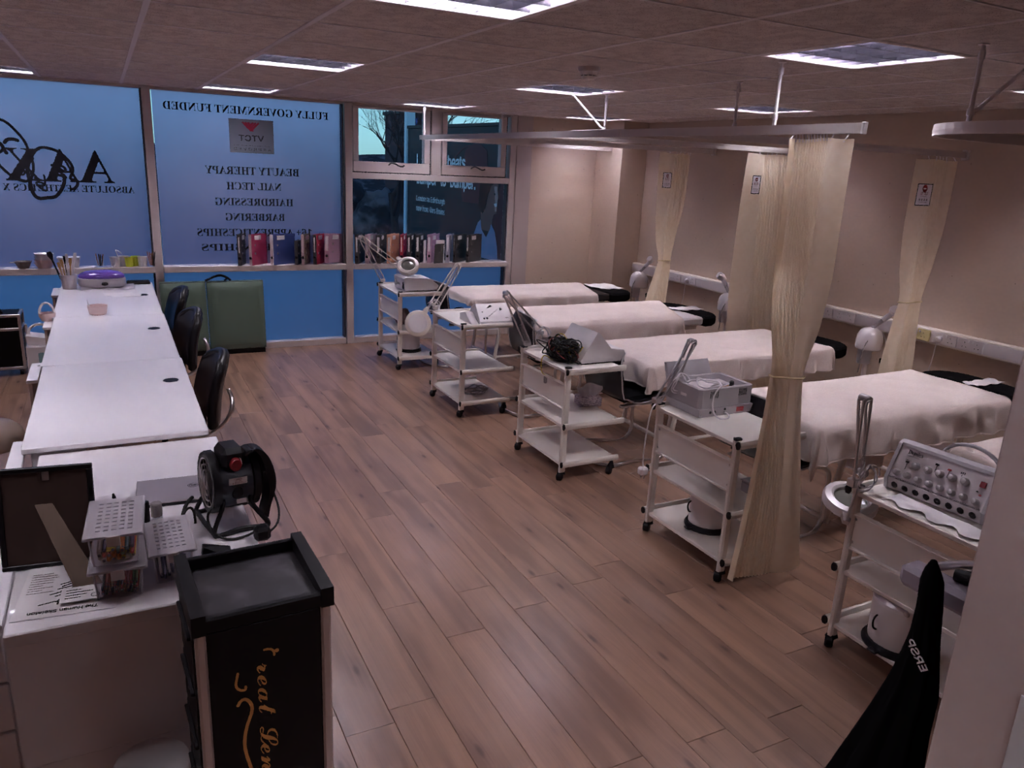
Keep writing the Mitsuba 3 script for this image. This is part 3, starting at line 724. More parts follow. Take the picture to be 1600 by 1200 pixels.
def tool(x, y, z, dx, dy, L, w, bs, lab, catg, grp, flat=True):
    k = thing('utensil', lab, catg, grp)
    d = np.array([dx, dy, 1.0]); d /= np.linalg.norm(d)
    o = np.array([x, y, z]); e = o + d * L
    part(k, 'shaft', tube([o, e], w * 0.35, 7), bs, True)
    s = np.cross(d, [0, 1, 0]); s /= np.linalg.norm(s)
    h = [e + d * (a * 0.05) + s * (b * w) + np.array([0, q * 0.004, 0]) for a, b in ((-0.2, 0.4), (-0.2, -0.4), (0.5, 1.0), (0.5, -1.0), (1.1, 0.8), (1.1, -0.8)) for q in (-1, 1)]
    part(k, 'blade', hull(h), bs, False)
    return k
for (dx, L, w, bs, lab, catg) in ((-0.30, 0.245, 0.020, 'black_plastic', 'black spatula leaning out of the white pot to the left', 'spatula'), (-0.12, 0.17, 0.012, 'bristle_tan', 'tan wooden handle standing in the white brush pot', 'brush'),
                                  (0.0, 0.215, 0.011, 'white_plastic', 'white topped brush in the middle of the brush pot', 'brush'), (0.07, 0.18, 0.012, 'bristle_tan', 'tan brush standing behind the white spatula in the pot', 'brush'),
                                  (0.16, 0.225, 0.014, 'paper', 'long white spatula in the brush pot nearest the wax heater', 'spatula'), (-0.05, 0.20, 0.009, 'case_black', 'short black handled brush in the brush pot', 'brush'), (-0.2, 0.15, 0.012, 'bristle_tan', 'short tan spatula against the black one in the pot', 'spatula')):
    tool(pc[0] + dx * 0.12, pc[1] + 0.01, 0.765, dx, 0.05 - abs(dx) * 0.2, L, w, bs, lab, catg, 'tools in the brush pot')
t = thing('mixing_bowl', 'small pink mixing bowl with a spatula on the white desk', 'bowl')
mb = (-0.125, 6.10, 0.7505)
part(t, 'bowl', lathe([(0.001, 0.0), (0.05, 0.0), (0.056, 0.006), (0.064, 0.058), (0.067, 0.062), (0.062, 0.062), (0.054, 0.014), (0.001, 0.010)], 28, mb), 'pale_pink')
part(t, 'foot', lathe([(0.001, -0.0002), (0.051, 0.0002), (0.0535, 0.007), (0.001, 0.007)], 28, mb), 'dark_red', label='dark red foot of the bowl')
single('spatula', tube([(mb[0] - 0.045, mb[1] + 0.02, mb[2] + 0.02), (mb[0] - 0.062, mb[1] + 0.03, mb[2] + 0.10)], 0.004, 6), 'paper', 'thin white spatula standing in the small pink bowl', 'spatula')
for (x, y, a, lab) in ((0.02, 6.92, 0.12, 'white sheet of paper lying on the desk in front of the wax heater'), (0.075, 6.84, -0.1, 'second white sheet overlapping the first on the desk')):
    single('paper_sheet', xf(rbox(-0.105, 0.105, -0.07, 0.07, 0, 0.0012, 0.0003), rotz(a, (x, y, 0.7505 if a > 0 else 0.7519))), 'paper', lab, 'paper', smooth=False)

# ------------------------------------------------------------------ pots on the window sill
SZ = 0.8485
def pot(name, x, r0, r1, h, bs, lab, catg, y=YW - 0.01, grp=None):
    t = thing(name, lab, catg, grp)
    part(t, 'cup', lathe([(0.001, 0), (r0, 0), (r1, h), (r1 + 0.003, h + 0.003), (r1 - 0.002, h + 0.003), (r0 - 0.003, 0.006), (0.001, 0.005)], 24, (x, y, SZ)), bs)
    return t
t = pot('mixing_bowl', -0.69, 0.04, 0.066, 0.055, 'bowl_brown', 'dark brown bowl with a lug handle on the window sill', 'bowl')
part(t, 'handle', rbox(-0.79, -0.745, YW - 0.025, YW + 0.005, SZ + 0.045, SZ + 0.053, 0.003), 'frame_white', False)
for k in range(4):
    single('stacked_bowl', lathe([(0.001, 0.0), (0.05, 0.0), (0.078, 0.045), (0.080, 0.048), (0.075, 0.046), (0.046, 0.008), (0.001, 0.006)], 28, (-0.535 + 0.002 * k, YW - 0.008, SZ + 0.026 * k)), ('pale_pink', 'pale_pink', 'white_plastic', 'white_plastic')[k],
           ('lowest pale bowl of the stack on the window sill', 'second pale bowl from the bottom of the sill stack', 'third bowl up in the sill stack, white', 'white bowl on top of the stack on the window sill')[k], 'bowl', 'bowls stacked on the window sill')
t = thing('white_tub', 'square white tub on the window sill behind the brush pot', 'tub')
part(t, 'body', hull([(x, y, z) for (x, y, z) in [(-0.42, YW - 0.05, SZ), (-0.27, YW - 0.05, SZ), (-0.42, YW + 0.04, SZ), (-0.27, YW + 0.04, SZ), (-0.43, YW - 0.055, SZ + 0.085), (-0.26, YW - 0.055, SZ + 0.085), (-0.43, YW + 0.045, SZ + 0.085), (-0.26, YW + 0.045, SZ + 0.085)]]), 'white_plastic', False)
part(t, 'rim', rbox(-0.436, -0.254, YW - 0.06, YW + 0.05, SZ + 0.085, SZ + 0.092, 0.003), 'white_plastic', False)
def sticks(x, n, hmax, names, grp, seed):
    r = random.Random(seed)
    for k in range(n):
        dx, dy, L = r.uniform(-0.28, 0.28), r.uniform(-0.2, 0.2), hmax * r.uniform(0.75, 1.0)
        bs, lab, catg = names[k % len(names)]
        single('makeup_brush', tube([(x + dx * 0.05, YW - 0.01 + dy * 0.05, SZ + 0.008), (x + dx * L, YW - 0.01 + dy * L, SZ + L)], [0.0035, 0.005], 6), bs, lab, catg, grp, smooth=True)
for (x, r0, r1, h, bs, lab) in ((-0.105, 0.034, 0.036, 0.075, 'thin_glass', 'clear glass of brushes on the sill right of the wax heater'), (0.02, 0.036, 0.046, 0.088, 'white_plastic', 'white cup with a straw on the window sill'), (0.088, 0.032, 0.042, 0.088, 'white_plastic', 'white cup behind the yellow-green cups on the sill'),
                                (0.133, 0.030, 0.038, 0.080, 'yellow_green', 'left yellow-green cup on the window sill'), (0.185, 0.030, 0.038, 0.085, 'yellow_green', 'right yellow-green cup on the window sill'), (0.243, 0.036, 0.042, 0.088, 'white_plastic', 'white cup right of the yellow-green cups on the sill'),
                                (0.32, 0.034, 0.036, 0.06, 'thin_glass', 'clear jar of brushes on the sill beside the right mullion')):
    pot('sill_cup', x, r0, r1, h, bs, lab, 'cup', grp='cups on the window sill', y=YW + (0.035 if lab.startswith('white cup behind') or lab.startswith('right yellow') else -0.01))
sticks(-0.105, 6, 0.125, [('case_black', 'thin brush standing in the clear glass by the wax heater', 'brush'), ('copper_foil', 'thin brush standing in the clear glass by the wax heater', 'brush')], 'brushes in the clear glass', 2)
sticks(0.32, 7, 0.135, [('copper_foil', 'thin brush standing in the clear jar by the mullion', 'brush'), ('case_black', 'thin brush standing in the clear jar by the mullion', 'brush')], 'brushes in the jar by the mullion', 5)
single('drinking_straw', tube(smooth_path([(0.02, YW, SZ + 0.01), (0.035, YW, SZ + 0.12), (0.03, YW, SZ + 0.145), (0.075, YW, SZ + 0.115)]), 0.005, 6), 'paper', 'bent white straw in a white cup on the sill', 'straw', smooth=True)

# ------------------------------------------------------------------ lever arch files on the sill
def binder(u, sp, cv, spine, cover, lab, h=0.295, tag=True, tilt=0.0, mark=True, depth=0.285, grp='lever arch files on the window sill', back=0.0):
    """The file's near corner stands u metres along the sill; sp and cv: seen widths of the spine and of the cover, the cover turned towards the room."""
    t = thing('lever_arch_file', lab, 'file', grp)
    o = np.array([u, YW - 0.075 + back])
    vx, vy = o / np.linalg.norm(o)
    As = np.radians(np.linspace(8, 80, 145))
    a = float(As[int(np.argmin(np.abs(np.cos(As) * vy - np.sin(As) * vx - cv / depth)))])
    thick = float(np.clip(sp / (math.sin(a) * vy + math.cos(a) * vx), 0.03, 0.075))
    M = axes((*o, SZ + 0.0005), (math.cos(a), math.sin(a), 0), (-math.sin(a), math.cos(a), 0), (0, 0, 1))
    Mt = np.array(M) @ np.array(axes((0, 0, 0), (math.cos(tilt), 0, math.sin(tilt)), (0, 1, 0), (-math.sin(tilt), 0, math.cos(tilt))))
    if tilt < 0: Mt[2, 3] += depth * math.sin(-tilt)
    part(t, 'cover', xf(rbox(0, depth, 0, 0.004, 0, h, 0.0012), Mt), cover, False)
    part(t, 'cover', xf(rbox(0, depth, thick - 0.004, thick, 0, h, 0.0012), Mt), cover, False)
    part(t, 'spine', xf(rbox(-0.003, 0.004, 0, thick, 0, h, 0.0012), Mt), spine, False)
    part(t, 'pages', xf(rbox(0.012, depth - 0.02, 0.012, thick - 0.012, 0.006, h - 0.012, 0.001), Mt), 'paper', False)
    if tag:
        part(t, 'spine_label', xf(rbox(-0.0045, -0.003, 0.012, thick - 0.012, 0.12, h - 0.025, 0.0004), Mt), 'label_white', False)
        part(t, 'cover_label', xf(rbox(depth * 0.18, depth * 0.52, -0.0015, 0, h - 0.055, h - 0.012, 0.0004), Mt), 'label_white', False)
    if mark:
        for zz in (0.11, 0.19):
            part(t, 'rivet', xf(lathe([(0.0005, 0.002), (0.009, 0.002), (0.010, 0)], 12), Mt @ axes((depth * 0.2, 0, zz), (1, 0, 0), (0, 0, 1), (0, -1, 0))), 'steel')
    part(t, 'finger_hole', xf(lathe([(0.0005, 0.001), (0.010, 0.001), (0.012, 0.0025), (0.014, 0)], 14), Mt @ axes((-0.003, thick / 2, 0.07), (0, 1, 0), (0, 0, 1), (-1, 0, 0))), 'black_plastic')
    return t
mat('crimson_card', (140, 42, 74), 0.5); mat('blue_card', (38, 52, 104), 0.5); mat('black_card', (22, 20, 22), 0.5); mat('red_card', (122, 22, 40), 0.5)
mat('lilac_card', (178, 140, 164), 0.5); mat('pale_lilac_card', (186, 162, 172), 0.5); mat('peach_card', (204, 150, 124), 0.5); mat('blue_grey_card', (176, 172, 190), 0.5)
def camo(p, n, uv):
    m = fbm(p.x * 34.0, p.y * 34.0, p.z * 34.0, 3)
    return mix(mix(lin((128, 112, 96)), lin((46, 42, 38)), smoothstep(0.44, 0.5, m)), lin((92, 84, 66)), smoothstep(0.56, 0.6, m))
mat('camo_card', mikit.proc(camo), 0.6)
R3 = 'lever arch files under the clear window'
binder(1.099, 0.034, 0.068, 'black_card', 'black_card', 'black file at the left end of the first row on the sill')
binder(1.195, 0.023, 0.177, 'pale_lilac_card', 'crimson_card', 'crimson file with a white label between black and blue files')
binder(1.398, 0.029, 0.211, 'label_white', 'blue_card', 'dark blue file with a white spine label on the sill')
binder(1.631, 0.023, 0.051, 'black_card', 'black_card', 'short black file right of the dark blue one', h=0.235, tag=False, depth=0.21)
binder(1.696, 0.029, 0.086, 'pale_lilac_card', 'camo_card', 'file with a mottled camouflage cover on the sill')
binder(1.816, 0.034, 0.114, 'black_card', 'red_card', 'red file next to the mottled one on the sill')
binder(1.941, 0.046, 0.171, 'lilac_card', 'lilac_card', 'lilac file leaning at the right end of the first row', tilt=-0.05, h=0.29)
binder(2.246, 0.040, 0.063, 'black_card', 'black_card', 'black file at the left end of the row under the clear window', grp=R3)
binder(2.353, 0.040, 0.086, 'pale_lilac_card', 'pale_lilac_card', 'pale lilac file behind the raised lamp arm', grp=R3)
binder(2.478, 0.046, 0.063, 'black_card', 'black_card', 'black file between the pale lilac and peach files', grp=R3)
binder(2.592, 0.046, 0.086, 'peach_card', 'peach_card', 'peach coloured file under the clear window', grp=R3)
binder(2.723, 0.034, 0.040, 'red_card', 'crimson_card', 'crimson file right of the peach one', grp=R3)
binder(2.807, 0.040, 0.051, 'black_card', 'black_card', 'black file right of the crimson one under the clear window', grp=R3)
binder(2.908, 0.046, 0.063, 'black_card', 'black_card', 'black file with a tall white spine label, left of the loose papers', grp=R3)
binder(3.040, 0.046, 0.086, 'lilac_card', 'lilac_card', 'lilac file with loose papers on both sides of it', grp=R3)
binder(3.249, 0.040, 0.046, 'blue_grey_card', 'blue_grey_card', 'pale grey-blue file left of the two wide black files', grp=R3)
binder(3.320, 0.023, 0.125, 'black_card', 'black_card', 'wide black file, second from the right end of the sill', grp=R3)
binder(3.481, 0.034, 0.137, 'black_card', 'black_card', 'wide black file at the right end of the sill', grp=R3)
single('loose_papers', xf(rbox(0, 0.065, 0, 0.010, 0, 0.24, 0.001), rotz(0.9, (2.955, YW - 0.085, SZ))), 'paper', 'upright wad of white papers left of the lilac file', 'papers', smooth=False)
single('loose_papers', xf(rbox(0, 0.10, 0, 0.008, 0, 0.245, 0.001), rotz(0.1, (3.085, YW - 0.100, SZ))), 'paper', 'white papers standing behind a small black folder on the sill', 'papers', smooth=False)
t = thing('small_folder', 'small black folder standing in front of white papers on the sill', 'folder')
Mf = np.array(rotz(0.1, (3.055, YW - 0.125, SZ))) @ np.array(axes((0, 0, 0), (0.99, 0, 0.05), (0, 1, 0), (0.05, 0, 0.99)))
part(t, 'cover', xf(rbox(0, 0.105, 0, 0.012, 0, 0.205, 0.002), Mf), 'black_card', False)
part(t, 'button', xf(lathe([(0.0005, 0.002), (0.006, 0.002), (0.007, 0)], 12), Mf @ axes((0.055, 0, 0.12), (1, 0, 0), (0, 0, 1), (0, -1, 0))), 'steel')

# ------------------------------------------------------------------ things on the counter
CZ = 0.7205
t = thing('photo_frame', 'black photo frame seen from the back, propped on its strut', 'photo frame')
# the frame's bottom edge runs from (-0.335, 2.37) to (-0.125, 2.34); it leans away from the camera
o = np.array([-0.355, 2.390, CZ]); ex = np.array([0.243, -0.03, 0.0]); wd = np.linalg.norm(ex); ex /= wd
ez = np.array([0.02, 0.20, 0.98]); ez /= np.linalg.norm(ez); ey = np.cross(ez, ex)
MF = axes(o, ex, ey, ez)
H_F = 0.295
part(t, 'backing', xf(rbox(0.012, wd - 0.012, -0.004, 0.004, 0.012, H_F - 0.012, 0.001), MF), 'mdf_brown', False)
for (a, b, c, d) in ((0, wd, 0, 0.014), (0, wd, H_F - 0.014, H_F), (0, 0.014, 0.014, H_F - 0.014), (wd - 0.014, wd, 0.014, H_F - 0.014)):
    part(t, 'moulding', xf(rbox(a, b, -0.009, 0.009, c, d, 0.002), MF), 'black_plastic', False)
part(t, 'hanger', xf(rbox(wd / 2 - 0.006, wd / 2 + 0.012, -0.008, -0.004, H_F - 0.04, H_F - 0.014, 0.001), MF), 'steel', False)
hinge = np.array(MF) @ np.array([0.115, -0.006, 0.185, 1]); hinge = hinge[:3]
foot = np.array([-0.135, 2.205, CZ + 0.002])
sd = ex
part(t, 'strut', hull([hinge - sd * 0.022, hinge + sd * 0.022, foot - sd * 0.036, foot + sd * 0.036, hinge - sd * 0.022 + [0, 0.004, 0.002], hinge + sd * 0.022 + [0, 0.004, 0.002], foot - sd * 0.036 + [0, 0.005, 0], foot + sd * 0.036 + [0, 0.005, 0]]), 'strut_brown', False)

t = thing('wall_chart', 'folded human skeleton chart in a clear sleeve, upside down on the counter', 'chart')
ca = -0.10
MC = rotz(ca, (-0.315, 2.095, CZ))
part(t, 'chart', xf(rbox(0, 0.245, 0.0, 0.31, 0.0, 0.0025, 0.0005), MC), 'paper', False)
def printed(poly, x, y, bs, nm='lettering', ang=PI, lift=0.0026):
    part(t, nm, xf(extrude(poly, 0.0006), np.array(MC) @ np.array(rotz(ang, (x, y, lift)))), bs, False)
printed(fit(text_poly('The Human Skeleton', 1.0, 'sans', True), 0.165, 0.015), 0.20, 0.032, 'letter_dark')
rr = random.Random(8)
bones = []
for k in range(15):
    x, y = 0.10 + 0.018 * rr.uniform(-1, 1) + 0.0045 * k, 0.07 + 0.0125 * k
    bones.append(LineString([(x - rr.uniform(0.012, 0.035), y - 0.006), (x, y + 0.004), (x + rr.uniform(0.012, 0.04), y - 0.004)]).buffer(0.0022))
bones.append(Point(0.17, 0.262).buffer(0.014)); bones.append(LineString([(0.10, 0.06), (0.165, 0.25)]).buffer(0.003))
printed(unary_union(bones), 0.0, 0.0, 'logo_ink', 'figure', 0.0)
rows = [sbox(0.015, 0.13 + 0.013 * k, 0.015 + rr.uniform(0.03, 0.07), 0.1325 + 0.013 * k) for k in range(9)] + [sbox(0.185, 0.10 + 0.013 * k, 0.185 + rr.uniform(0.02, 0.045), 0.1025 + 0.013 * k) for k in range(9)]
printed(unary_union(rows), 0, 0, 'wire_grey', 'caption_lines', 0.0)
P = np.zeros((16, 14, 3))
for i in range(16):
    for j in range(14):
        u, v = j / 13 * 0.262 - 0.006, i / 15 * 0.325 - 0.008
        q = np.array(MC) @ np.array([u, v, 0.0042 + 0.006 * float(meshkit.noise(np.array([u * 24, v * 24, 1.0]))), 1])
        P[i, j] = q[:3]
part(t, 'sleeve', grid(P), 'thin_glass', True)
t = thing('index_card', 'small written card with a ring lying on the skeleton chart', 'card')
MK = rotz(-0.06, (-0.205, 2.125, CZ + 0.0115))
part(t, 'card', xf(rbox(0, 0.105, 0, 0.078, 0, 0.0015, 0.0004), MK), 'paper', False)
part(t, 'written_lines', xf(extrude(unary_union([sbox(0.012, 0.018 + 0.014 * k, 0.05 + 0.014 * (k % 3), 0.021 + 0.014 * k) for k in range(4)] + [Point(0.085, 0.022).buffer(0.011).difference(Point(0.085, 0.022).buffer(0.0095))]), 0.0006), np.array(MK) @ np.array(rotz(0, (0, 0, 0.0015)))), 'letter_dark', False)

def storage_box(x0, y0, w, d, z0, h, ang, label, grp):
    t = thing('storage_box', label, 'plastic box', grp)
    M = rotz(ang, (x0, y0, z0))
    tp, hh = 0.006, h - 0.014
    def wallsheet(a, b):
        return grid(np.array([[(a[0], a[1], 0.002), (a[2], a[3], hh)], [(b[0], b[1], 0.002), (b[2], b[3], hh)]], float))
    c0 = [(tp, tp, 0, 0), (w - tp, tp, w, 0), (w - tp, d - tp, w, d), (tp, d - tp, 0, d)]
    body = cat([wallsheet(c0[k], c0[(k + 1) % 4]) for k in range(4)] + [grid(np.array([[(tp, tp, 0.002), (w - tp, tp, 0.002)], [(tp, d - tp, 0.002), (w - tp, d - tp, 0.002)]], float))])
    part(t, 'body', xf(body, M), 'box_wall', False)
    part(t, 'base', xf(rbox(tp, w - tp, tp, d - tp, 0.0005, 0.003, 0.001), M), 'frosted_plastic', False)
    for k in range(4):
        part(t, 'corner_rib', xf(tube([(c0[k][0], c0[k][1], 0.003), (c0[k][2], c0[k][3], hh)], 0.0028, 6), M), 'frosted_plastic', True)
    part(t, 'rim', xf(tube([(-0.002, -0.002, hh), (w + 0.002, -0.002, hh), (w + 0.002, d + 0.002, hh), (-0.002, d + 0.002, hh)], 0.0045, 6, closed=True), M), 'frosted_plastic', True)
    # lid: a plate with rows of slots
    lid = Polygon([(-0.006, -0.006), (w + 0.006, -0.006), (w + 0.006, d + 0.006), (-0.006, d + 0.006)]).buffer(0.006)
    slots = [sbox(w * (0.12 + 0.165 * i), d * (0.10 + 0.112 * j), w * (0.12 + 0.165 * i) + w * 0.10, d * (0.10 + 0.112 * j) + d * 0.035) for i in range(5) for j in range(8)]
    ld = part(t, 'lid', xf(extrude(lid.difference(unary_union(slots)), 0.006), np.array(M) @ np.array(rotz(0, (0, 0, hh + 0.002)))), 'frosted_plastic', False)
    scene[f'{ld}__rim'] = mikit.ply(xf(tube([(-0.010, -0.010, hh + 0.004), (w + 0.010, -0.010, hh + 0.004), (w + 0.010, d + 0.010, hh + 0.004), (-0.010, d + 0.010, hh + 0.004)], 0.0055, 6, closed=True), M), 'frosted_plastic', True)
    part(t, 'clip', xf(rbox(w * 0.36, w * 0.64, -0.016, -0.011, hh - 0.022, hh + 0.008, 0.002), M), 'white_plastic', False)
    return t, M, hh
BX = (-0.118, 2.118)
bw, bd = 0.118, 0.225
st1, M1, _ = storage_box(BX[0], BX[1], bw, bd, CZ, 0.100, -0.06, 'lower clear box of the stack, packed with pencils', 'clear boxes with slotted lids')
st2, M2, _ = storage_box(BX[0] - 0.002, BX[1] + 0.002, bw, bd, CZ + 0.1005, 0.100, -0.06, 'upper clear box of the stack, full of coloured markers', 'clear boxes with slotted lids')
st3, M3, _ = storage_box(0.030, 2.150, 0.100, 0.215, CZ, 0.105, 0.02, 'single clear box with a slotted lid between the stack and the black trolley', 'clear boxes with slotted lids')
pal = [('pen_red', (150, 48, 44)), ('pen_orange', (206, 120, 50)), ('pen_yellow', (206, 186, 70)), ('pen_green', (66, 104, 66)), ('pen_teal', (70, 96, 96)), ('pen_navy', (40, 40, 60)), ('pen_white', (216, 206, 200)), ('pen_pink', (190, 110, 120)), ('pen_wood', (150, 110, 84))]
for n_, c_ in pal: mat(n_, c_, 0.5)
rp = random.Random(11)
def pens(M, w, d, n, r, grp, name, names, layers, L0):
    for k in range(n):
        c = rp.choice(names)
        lay = k % layers
        x = 0.013 + (w - 0.026) * ((k // layers + 0.5) / (n / layers)) + rp.uniform(-0.001, 0.001)
        z = 0.006 + r + lay * (2 * r + 0.0006)
        y0 = 0.012 + rp.uniform(0, 0.02)
        t = thing(name, f"{c[0][4:]} {name} lying in {grp.split(' in ')[1]}", name, f"{c[0][4:]} {grp}")
        a, b = (x, y0, z), (x + rp.uniform(-0.004, 0.004), y0 + L0, z + 0.002)
        body = tube([a, b], r, 7)
        part(t, 'barrel', xf(body, M), c[0], 30)
        e = np.array(b); s = np.array(a)
        part(t, 'tip', xf(tube([s - [0, 0.004, 0], s + [0, 0.012, 0]], [r * 0.6, r * 1.12], 7), M), 'pen_navy' if k % 2 else c[0], 30)
pens(M2, bw, bd, 24, 0.0058, 'markers in the upper clear box', 'marker', [pal[i] for i in (0, 1, 1, 2, 2, 3, 4, 6, 6, 5)], 3, 0.14)
pens(M1, bw, bd, 48, 0.0034, 'pencils in the lower clear box', 'pencil', [pal[i] for i in (0, 5, 5, 7, 8, 8, 3)], 4, 0.18)
pens(M3, 0.10, 0.215, 14, 0.0042, 'pens in the single clear box', 'pen', [pal[i] for i in (5, 5, 5, 6)], 2, 0.15)

t = thing('small_bottle', 'small clear bottle with a grey cap behind the pencil boxes', 'bottle')
bb = (0.055, 2.425, CZ)
part(t, 'body', lathe([(0.001, 0.0), (0.021, 0.0), (0.023, 0.006), (0.023, 0.06), (0.016, 0.085), (0.013, 0.09)], 24, bb), 'clear_plastic')
part(t, 'contents', lathe([(0.001, 0.003), (0.0195, 0.003), (0.0200, 0.04), (0.001, 0.041)], 20, bb), 'green_label')
part(t, 'label', lathe([(0.0235, 0.015), (0.0235, 0.052)], 24, bb), 'pen_yellow')
part(t, 'cap', lathe([(0.014, 0.088), (0.0165, 0.089), (0.0165, 0.128), (0.014, 0.132), (0.001, 0.132)], 20, bb), 'wire_grey')
single('eyeliner_pen', tube([(-0.055, 2.52, CZ + 0.006), (-0.058, 2.55, CZ + 0.095), (-0.062, 2.56, CZ + 0.125)], [0.004, 0.009, 0.003], 8), 'black_plastic', 'black brush handle sticking up behind the stacked boxes', 'brush', smooth=True)
single('rolled_tube', tube([(0.022, 2.36, CZ + 0.02), (0.024, 2.38, CZ + 0.16)], 0.011, 12), 'black_plastic', 'dark capped tube standing behind the stacked boxes', 'tube', smooth=30)

t = thing('laptop', 'closed silver laptop on the counter behind the pencil boxes', 'laptop')
ML = rotz(-0.055, (-0.002, 2.690, CZ))
part(t, 'base', xf(rbox(0, 0.305, 0, 0.212, 0, 0.010, 0.002), ML), 'black_plastic', False)
ldk = part(t, 'lid', xf(rbox(0, 0.305, 0, 0.212, 0.0105, 0.018, 0.0025), ML), 'laptop_silver', False)
ring = Point(0, 0).buffer(0.017).difference(Point(0, 0).buffer(0.0152))
hp = affinity.translate(fit(text_poly('hp', 1.0, 'sans', True), 0.023, 0.018), -0.0115, -0.009)
hp = affinity.skew(hp, 14, 0, origin=(0, 0))
scene[f'{ldk}__emblem'] = mikit.ply(xf(extrude(unary_union([ring, hp]), 0.0005), np.array(ML) @ np.array(axes((0.185, 0.118, 0.018), (1.05, 0, 0), (0, 1, 0), (0, 0, 1)))), 'logo_ink', False)

# fan heater
t = thing('fan_heater', 'black drum fan heater with a red knob and warning label on the counter', 'fan heater')
fc = np.array([0.278, 2.50, CZ + 0.149])
fx = np.array([0.985, 0.17, -0.02]); fx /= np.linalg.norm(fx)     # drum axis
fz = np.array([0, 0, 1.0]); fy = np.cross(fz, fx); fy /= np.linalg.norm(fy); fz = np.cross(fx, fy)
MH = axes(fc, fx * 0.76, fy * 0.86, fz * 0.93)
LA = lambda prof, n=36: xf(lathe(prof, n), np.array(MH) @ np.array(axes((0, 0, 0), (0, 1, 0), (0, 0, 1), (1, 0, 0))))
part(t, 'drum', LA([(0.09, -0.06), (0.098, -0.058), (0.098, 0.075), (0.09, 0.078)]), 'enamel_blue' if 'enamel_blue' in scene else mat('enamel_blue', (10, 17, 26), 0.3, spec=0.3), 30)
part(t, 'front_ring', LA([(0.088, -0.095), (0.108, -0.095), (0.112, -0.085), (0.112, -0.06), (0.098, -0.058)]), 'black_plastic', 30)
for k in range(4):
    r0 = 0.022 + 0.021 * k
    part(t, 'grille_ring', LA([(r0, -0.094), (r0 + 0.004, -0.096), (r0 + 0.004, -0.090), (r0, -0.090), (r0, -0.094)]), 'steel', 30)
for k in range(6):
    a = PI * k / 6
    d = np.array([0, math.cos(a), math.sin(a)])
    part(t, 'grille_bar', xf(tube([d * 0.095 + [-0.089, 0, 0], -d * 0.095 + [-0.089, 0, 0]], 0.002, 6), MH), 'steel', True)
part(t, 'rear_ring', LA([(0.098, 0.073), (0.106, 0.078), (0.104, 0.105), (0.085, 0.118), (0.001, 0.12)]), 'black_plastic', 30)
part(t, 'control_box', xf(rbox(-0.055, 0.045, -0.10, 0.02, 0.062, 0.142, 0.018), MH), 'black_plastic', 30)
kb = part(t, 'knob', xf(lathe([(0.001, 0.020), (0.020, 0.019), (0.023, 0.014), (0.024, 0)], 24), np.array(MH) @ np.array(axes((-0.004, -0.100, 0.088), (1, 0, 0), (0, 0, 1), (0, -1, 0)))), 'red_plastic', label='dark red knob')
scene[f'{kb}__scale'] = mikit.ply(xf(extrude(Point(0, 0).buffer(0.029).difference(Point(0, 0).buffer(0.0262)).intersection(Polygon([(0, 0), (0.05, 0.05), (0.05, -0.05)])), 0.0005), np.array(MH) @ np.array(axes((-0.004, -0.1002, 0.088), (1, 0, 0), (0, 0, 1), (0, -1, 0)))), 'label_white', False)
wl = part(t, 'warning_label', xf(rbox(-0.032, 0.045, -0.1015, -0.098, 0.012, 0.036, 0.0004), np.array(MH)), 'label_white', False)
for (s, z, w, h) in (('WARNING', 0.028, 0.030, 0.005), ('DO NOT COVER', 0.0215, 0.028, 0.004), ('DO NOT OBSTRUCT AIRFLOW', 0.0150, 0.066, 0.0042)):
    q = f'{wl}__lettering'
    k = 0
    while q in scene: k += 1; q = f'{wl}__lettering_{k:03d}'
    scene[q] = mikit.ply(xf(extrude(fit(text_poly(s, 1.0, 'sans', True), w, h), 0.0005), np.array(MH) @ np.array(axes((0.0065 - w / 2, -0.1015, z), (1, 0, 0), (0, 0, 1), (0, -1, 0)))), 'red_plastic', False)
part(t, 'rating_plate', xf(rbox(0.0, 0.042, -0.0965, -0.093, -0.062, -0.046, 0.0004), MH), 'label_white', False)
part(t, 'boss', xf(lathe([(0.001, 0.014), (0.020, 0.012), (0.026, 0.0)], 20), np.array(MH) @ np.array(axes((0.005, -0.090, -0.02), (1, 0, 0), (0, 0, 1), (0, -1, 0)))), 'black_plastic')
for s in (-1, 1):   # cradle
    part(t, 'cradle', xf(tube(smooth_path([(-0.055, s * 0.088, -0.045), (-0.085, s * 0.108, -0.105), (-0.105, s * 0.118, -0.149), (0.0, s * 0.121, -0.150), (0.125, s * 0.118, -0.149), (0.085, s * 0.105, -0.10), (0.062, s * 0.085, -0.045)]), 0.0095, 8), MH), 'black_plastic', True)
part(t, 'cradle_bar', xf(tube([(-0.105, -0.118, -0.149), (-0.108, 0, -0.149), (-0.105, 0.118, -0.149)], 0.0095, 8), MH), 'black_plastic', True)
part(t, 'cradle_bar', xf(tube([(0.125, -0.118, -0.149), (0.128, 0, -0.149), (0.125, 0.118, -0.149)], 0.0095, 8), MH), 'black_plastic', True)
hp_ = smooth_path([(0.045, -0.05, 0.112), (0.085, -0.05, 0.128), (0.118, -0.05, 0.105), (0.146, -0.05, 0.05), (0.158, -0.05, -0.01), (0.146, -0.05, -0.07), (0.128, -0.05, -0.135)])
V = []
for i, p in enumerate(hp_):
    tt = i / (len(hp_) - 1)
    w = 0.016 + 0.024 * math.sin(PI * min(1, tt * 1.15)) if tt < 0.87 else 0.02
    V.append([p + [0, a, 0] + np.array([b, 0, 0]) for (a, b) in ((-0.05 * 1, -w * 0.5), (-0.05, w * 0.35), (0.02, w * 0.5), (0.02, -w * 0.6))])
V = np.array(V)
hm = grid(np.concatenate([V, V[:, :1]], 1))
part(t, 'handle', xf(hm, MH), 'black_plastic', 40)
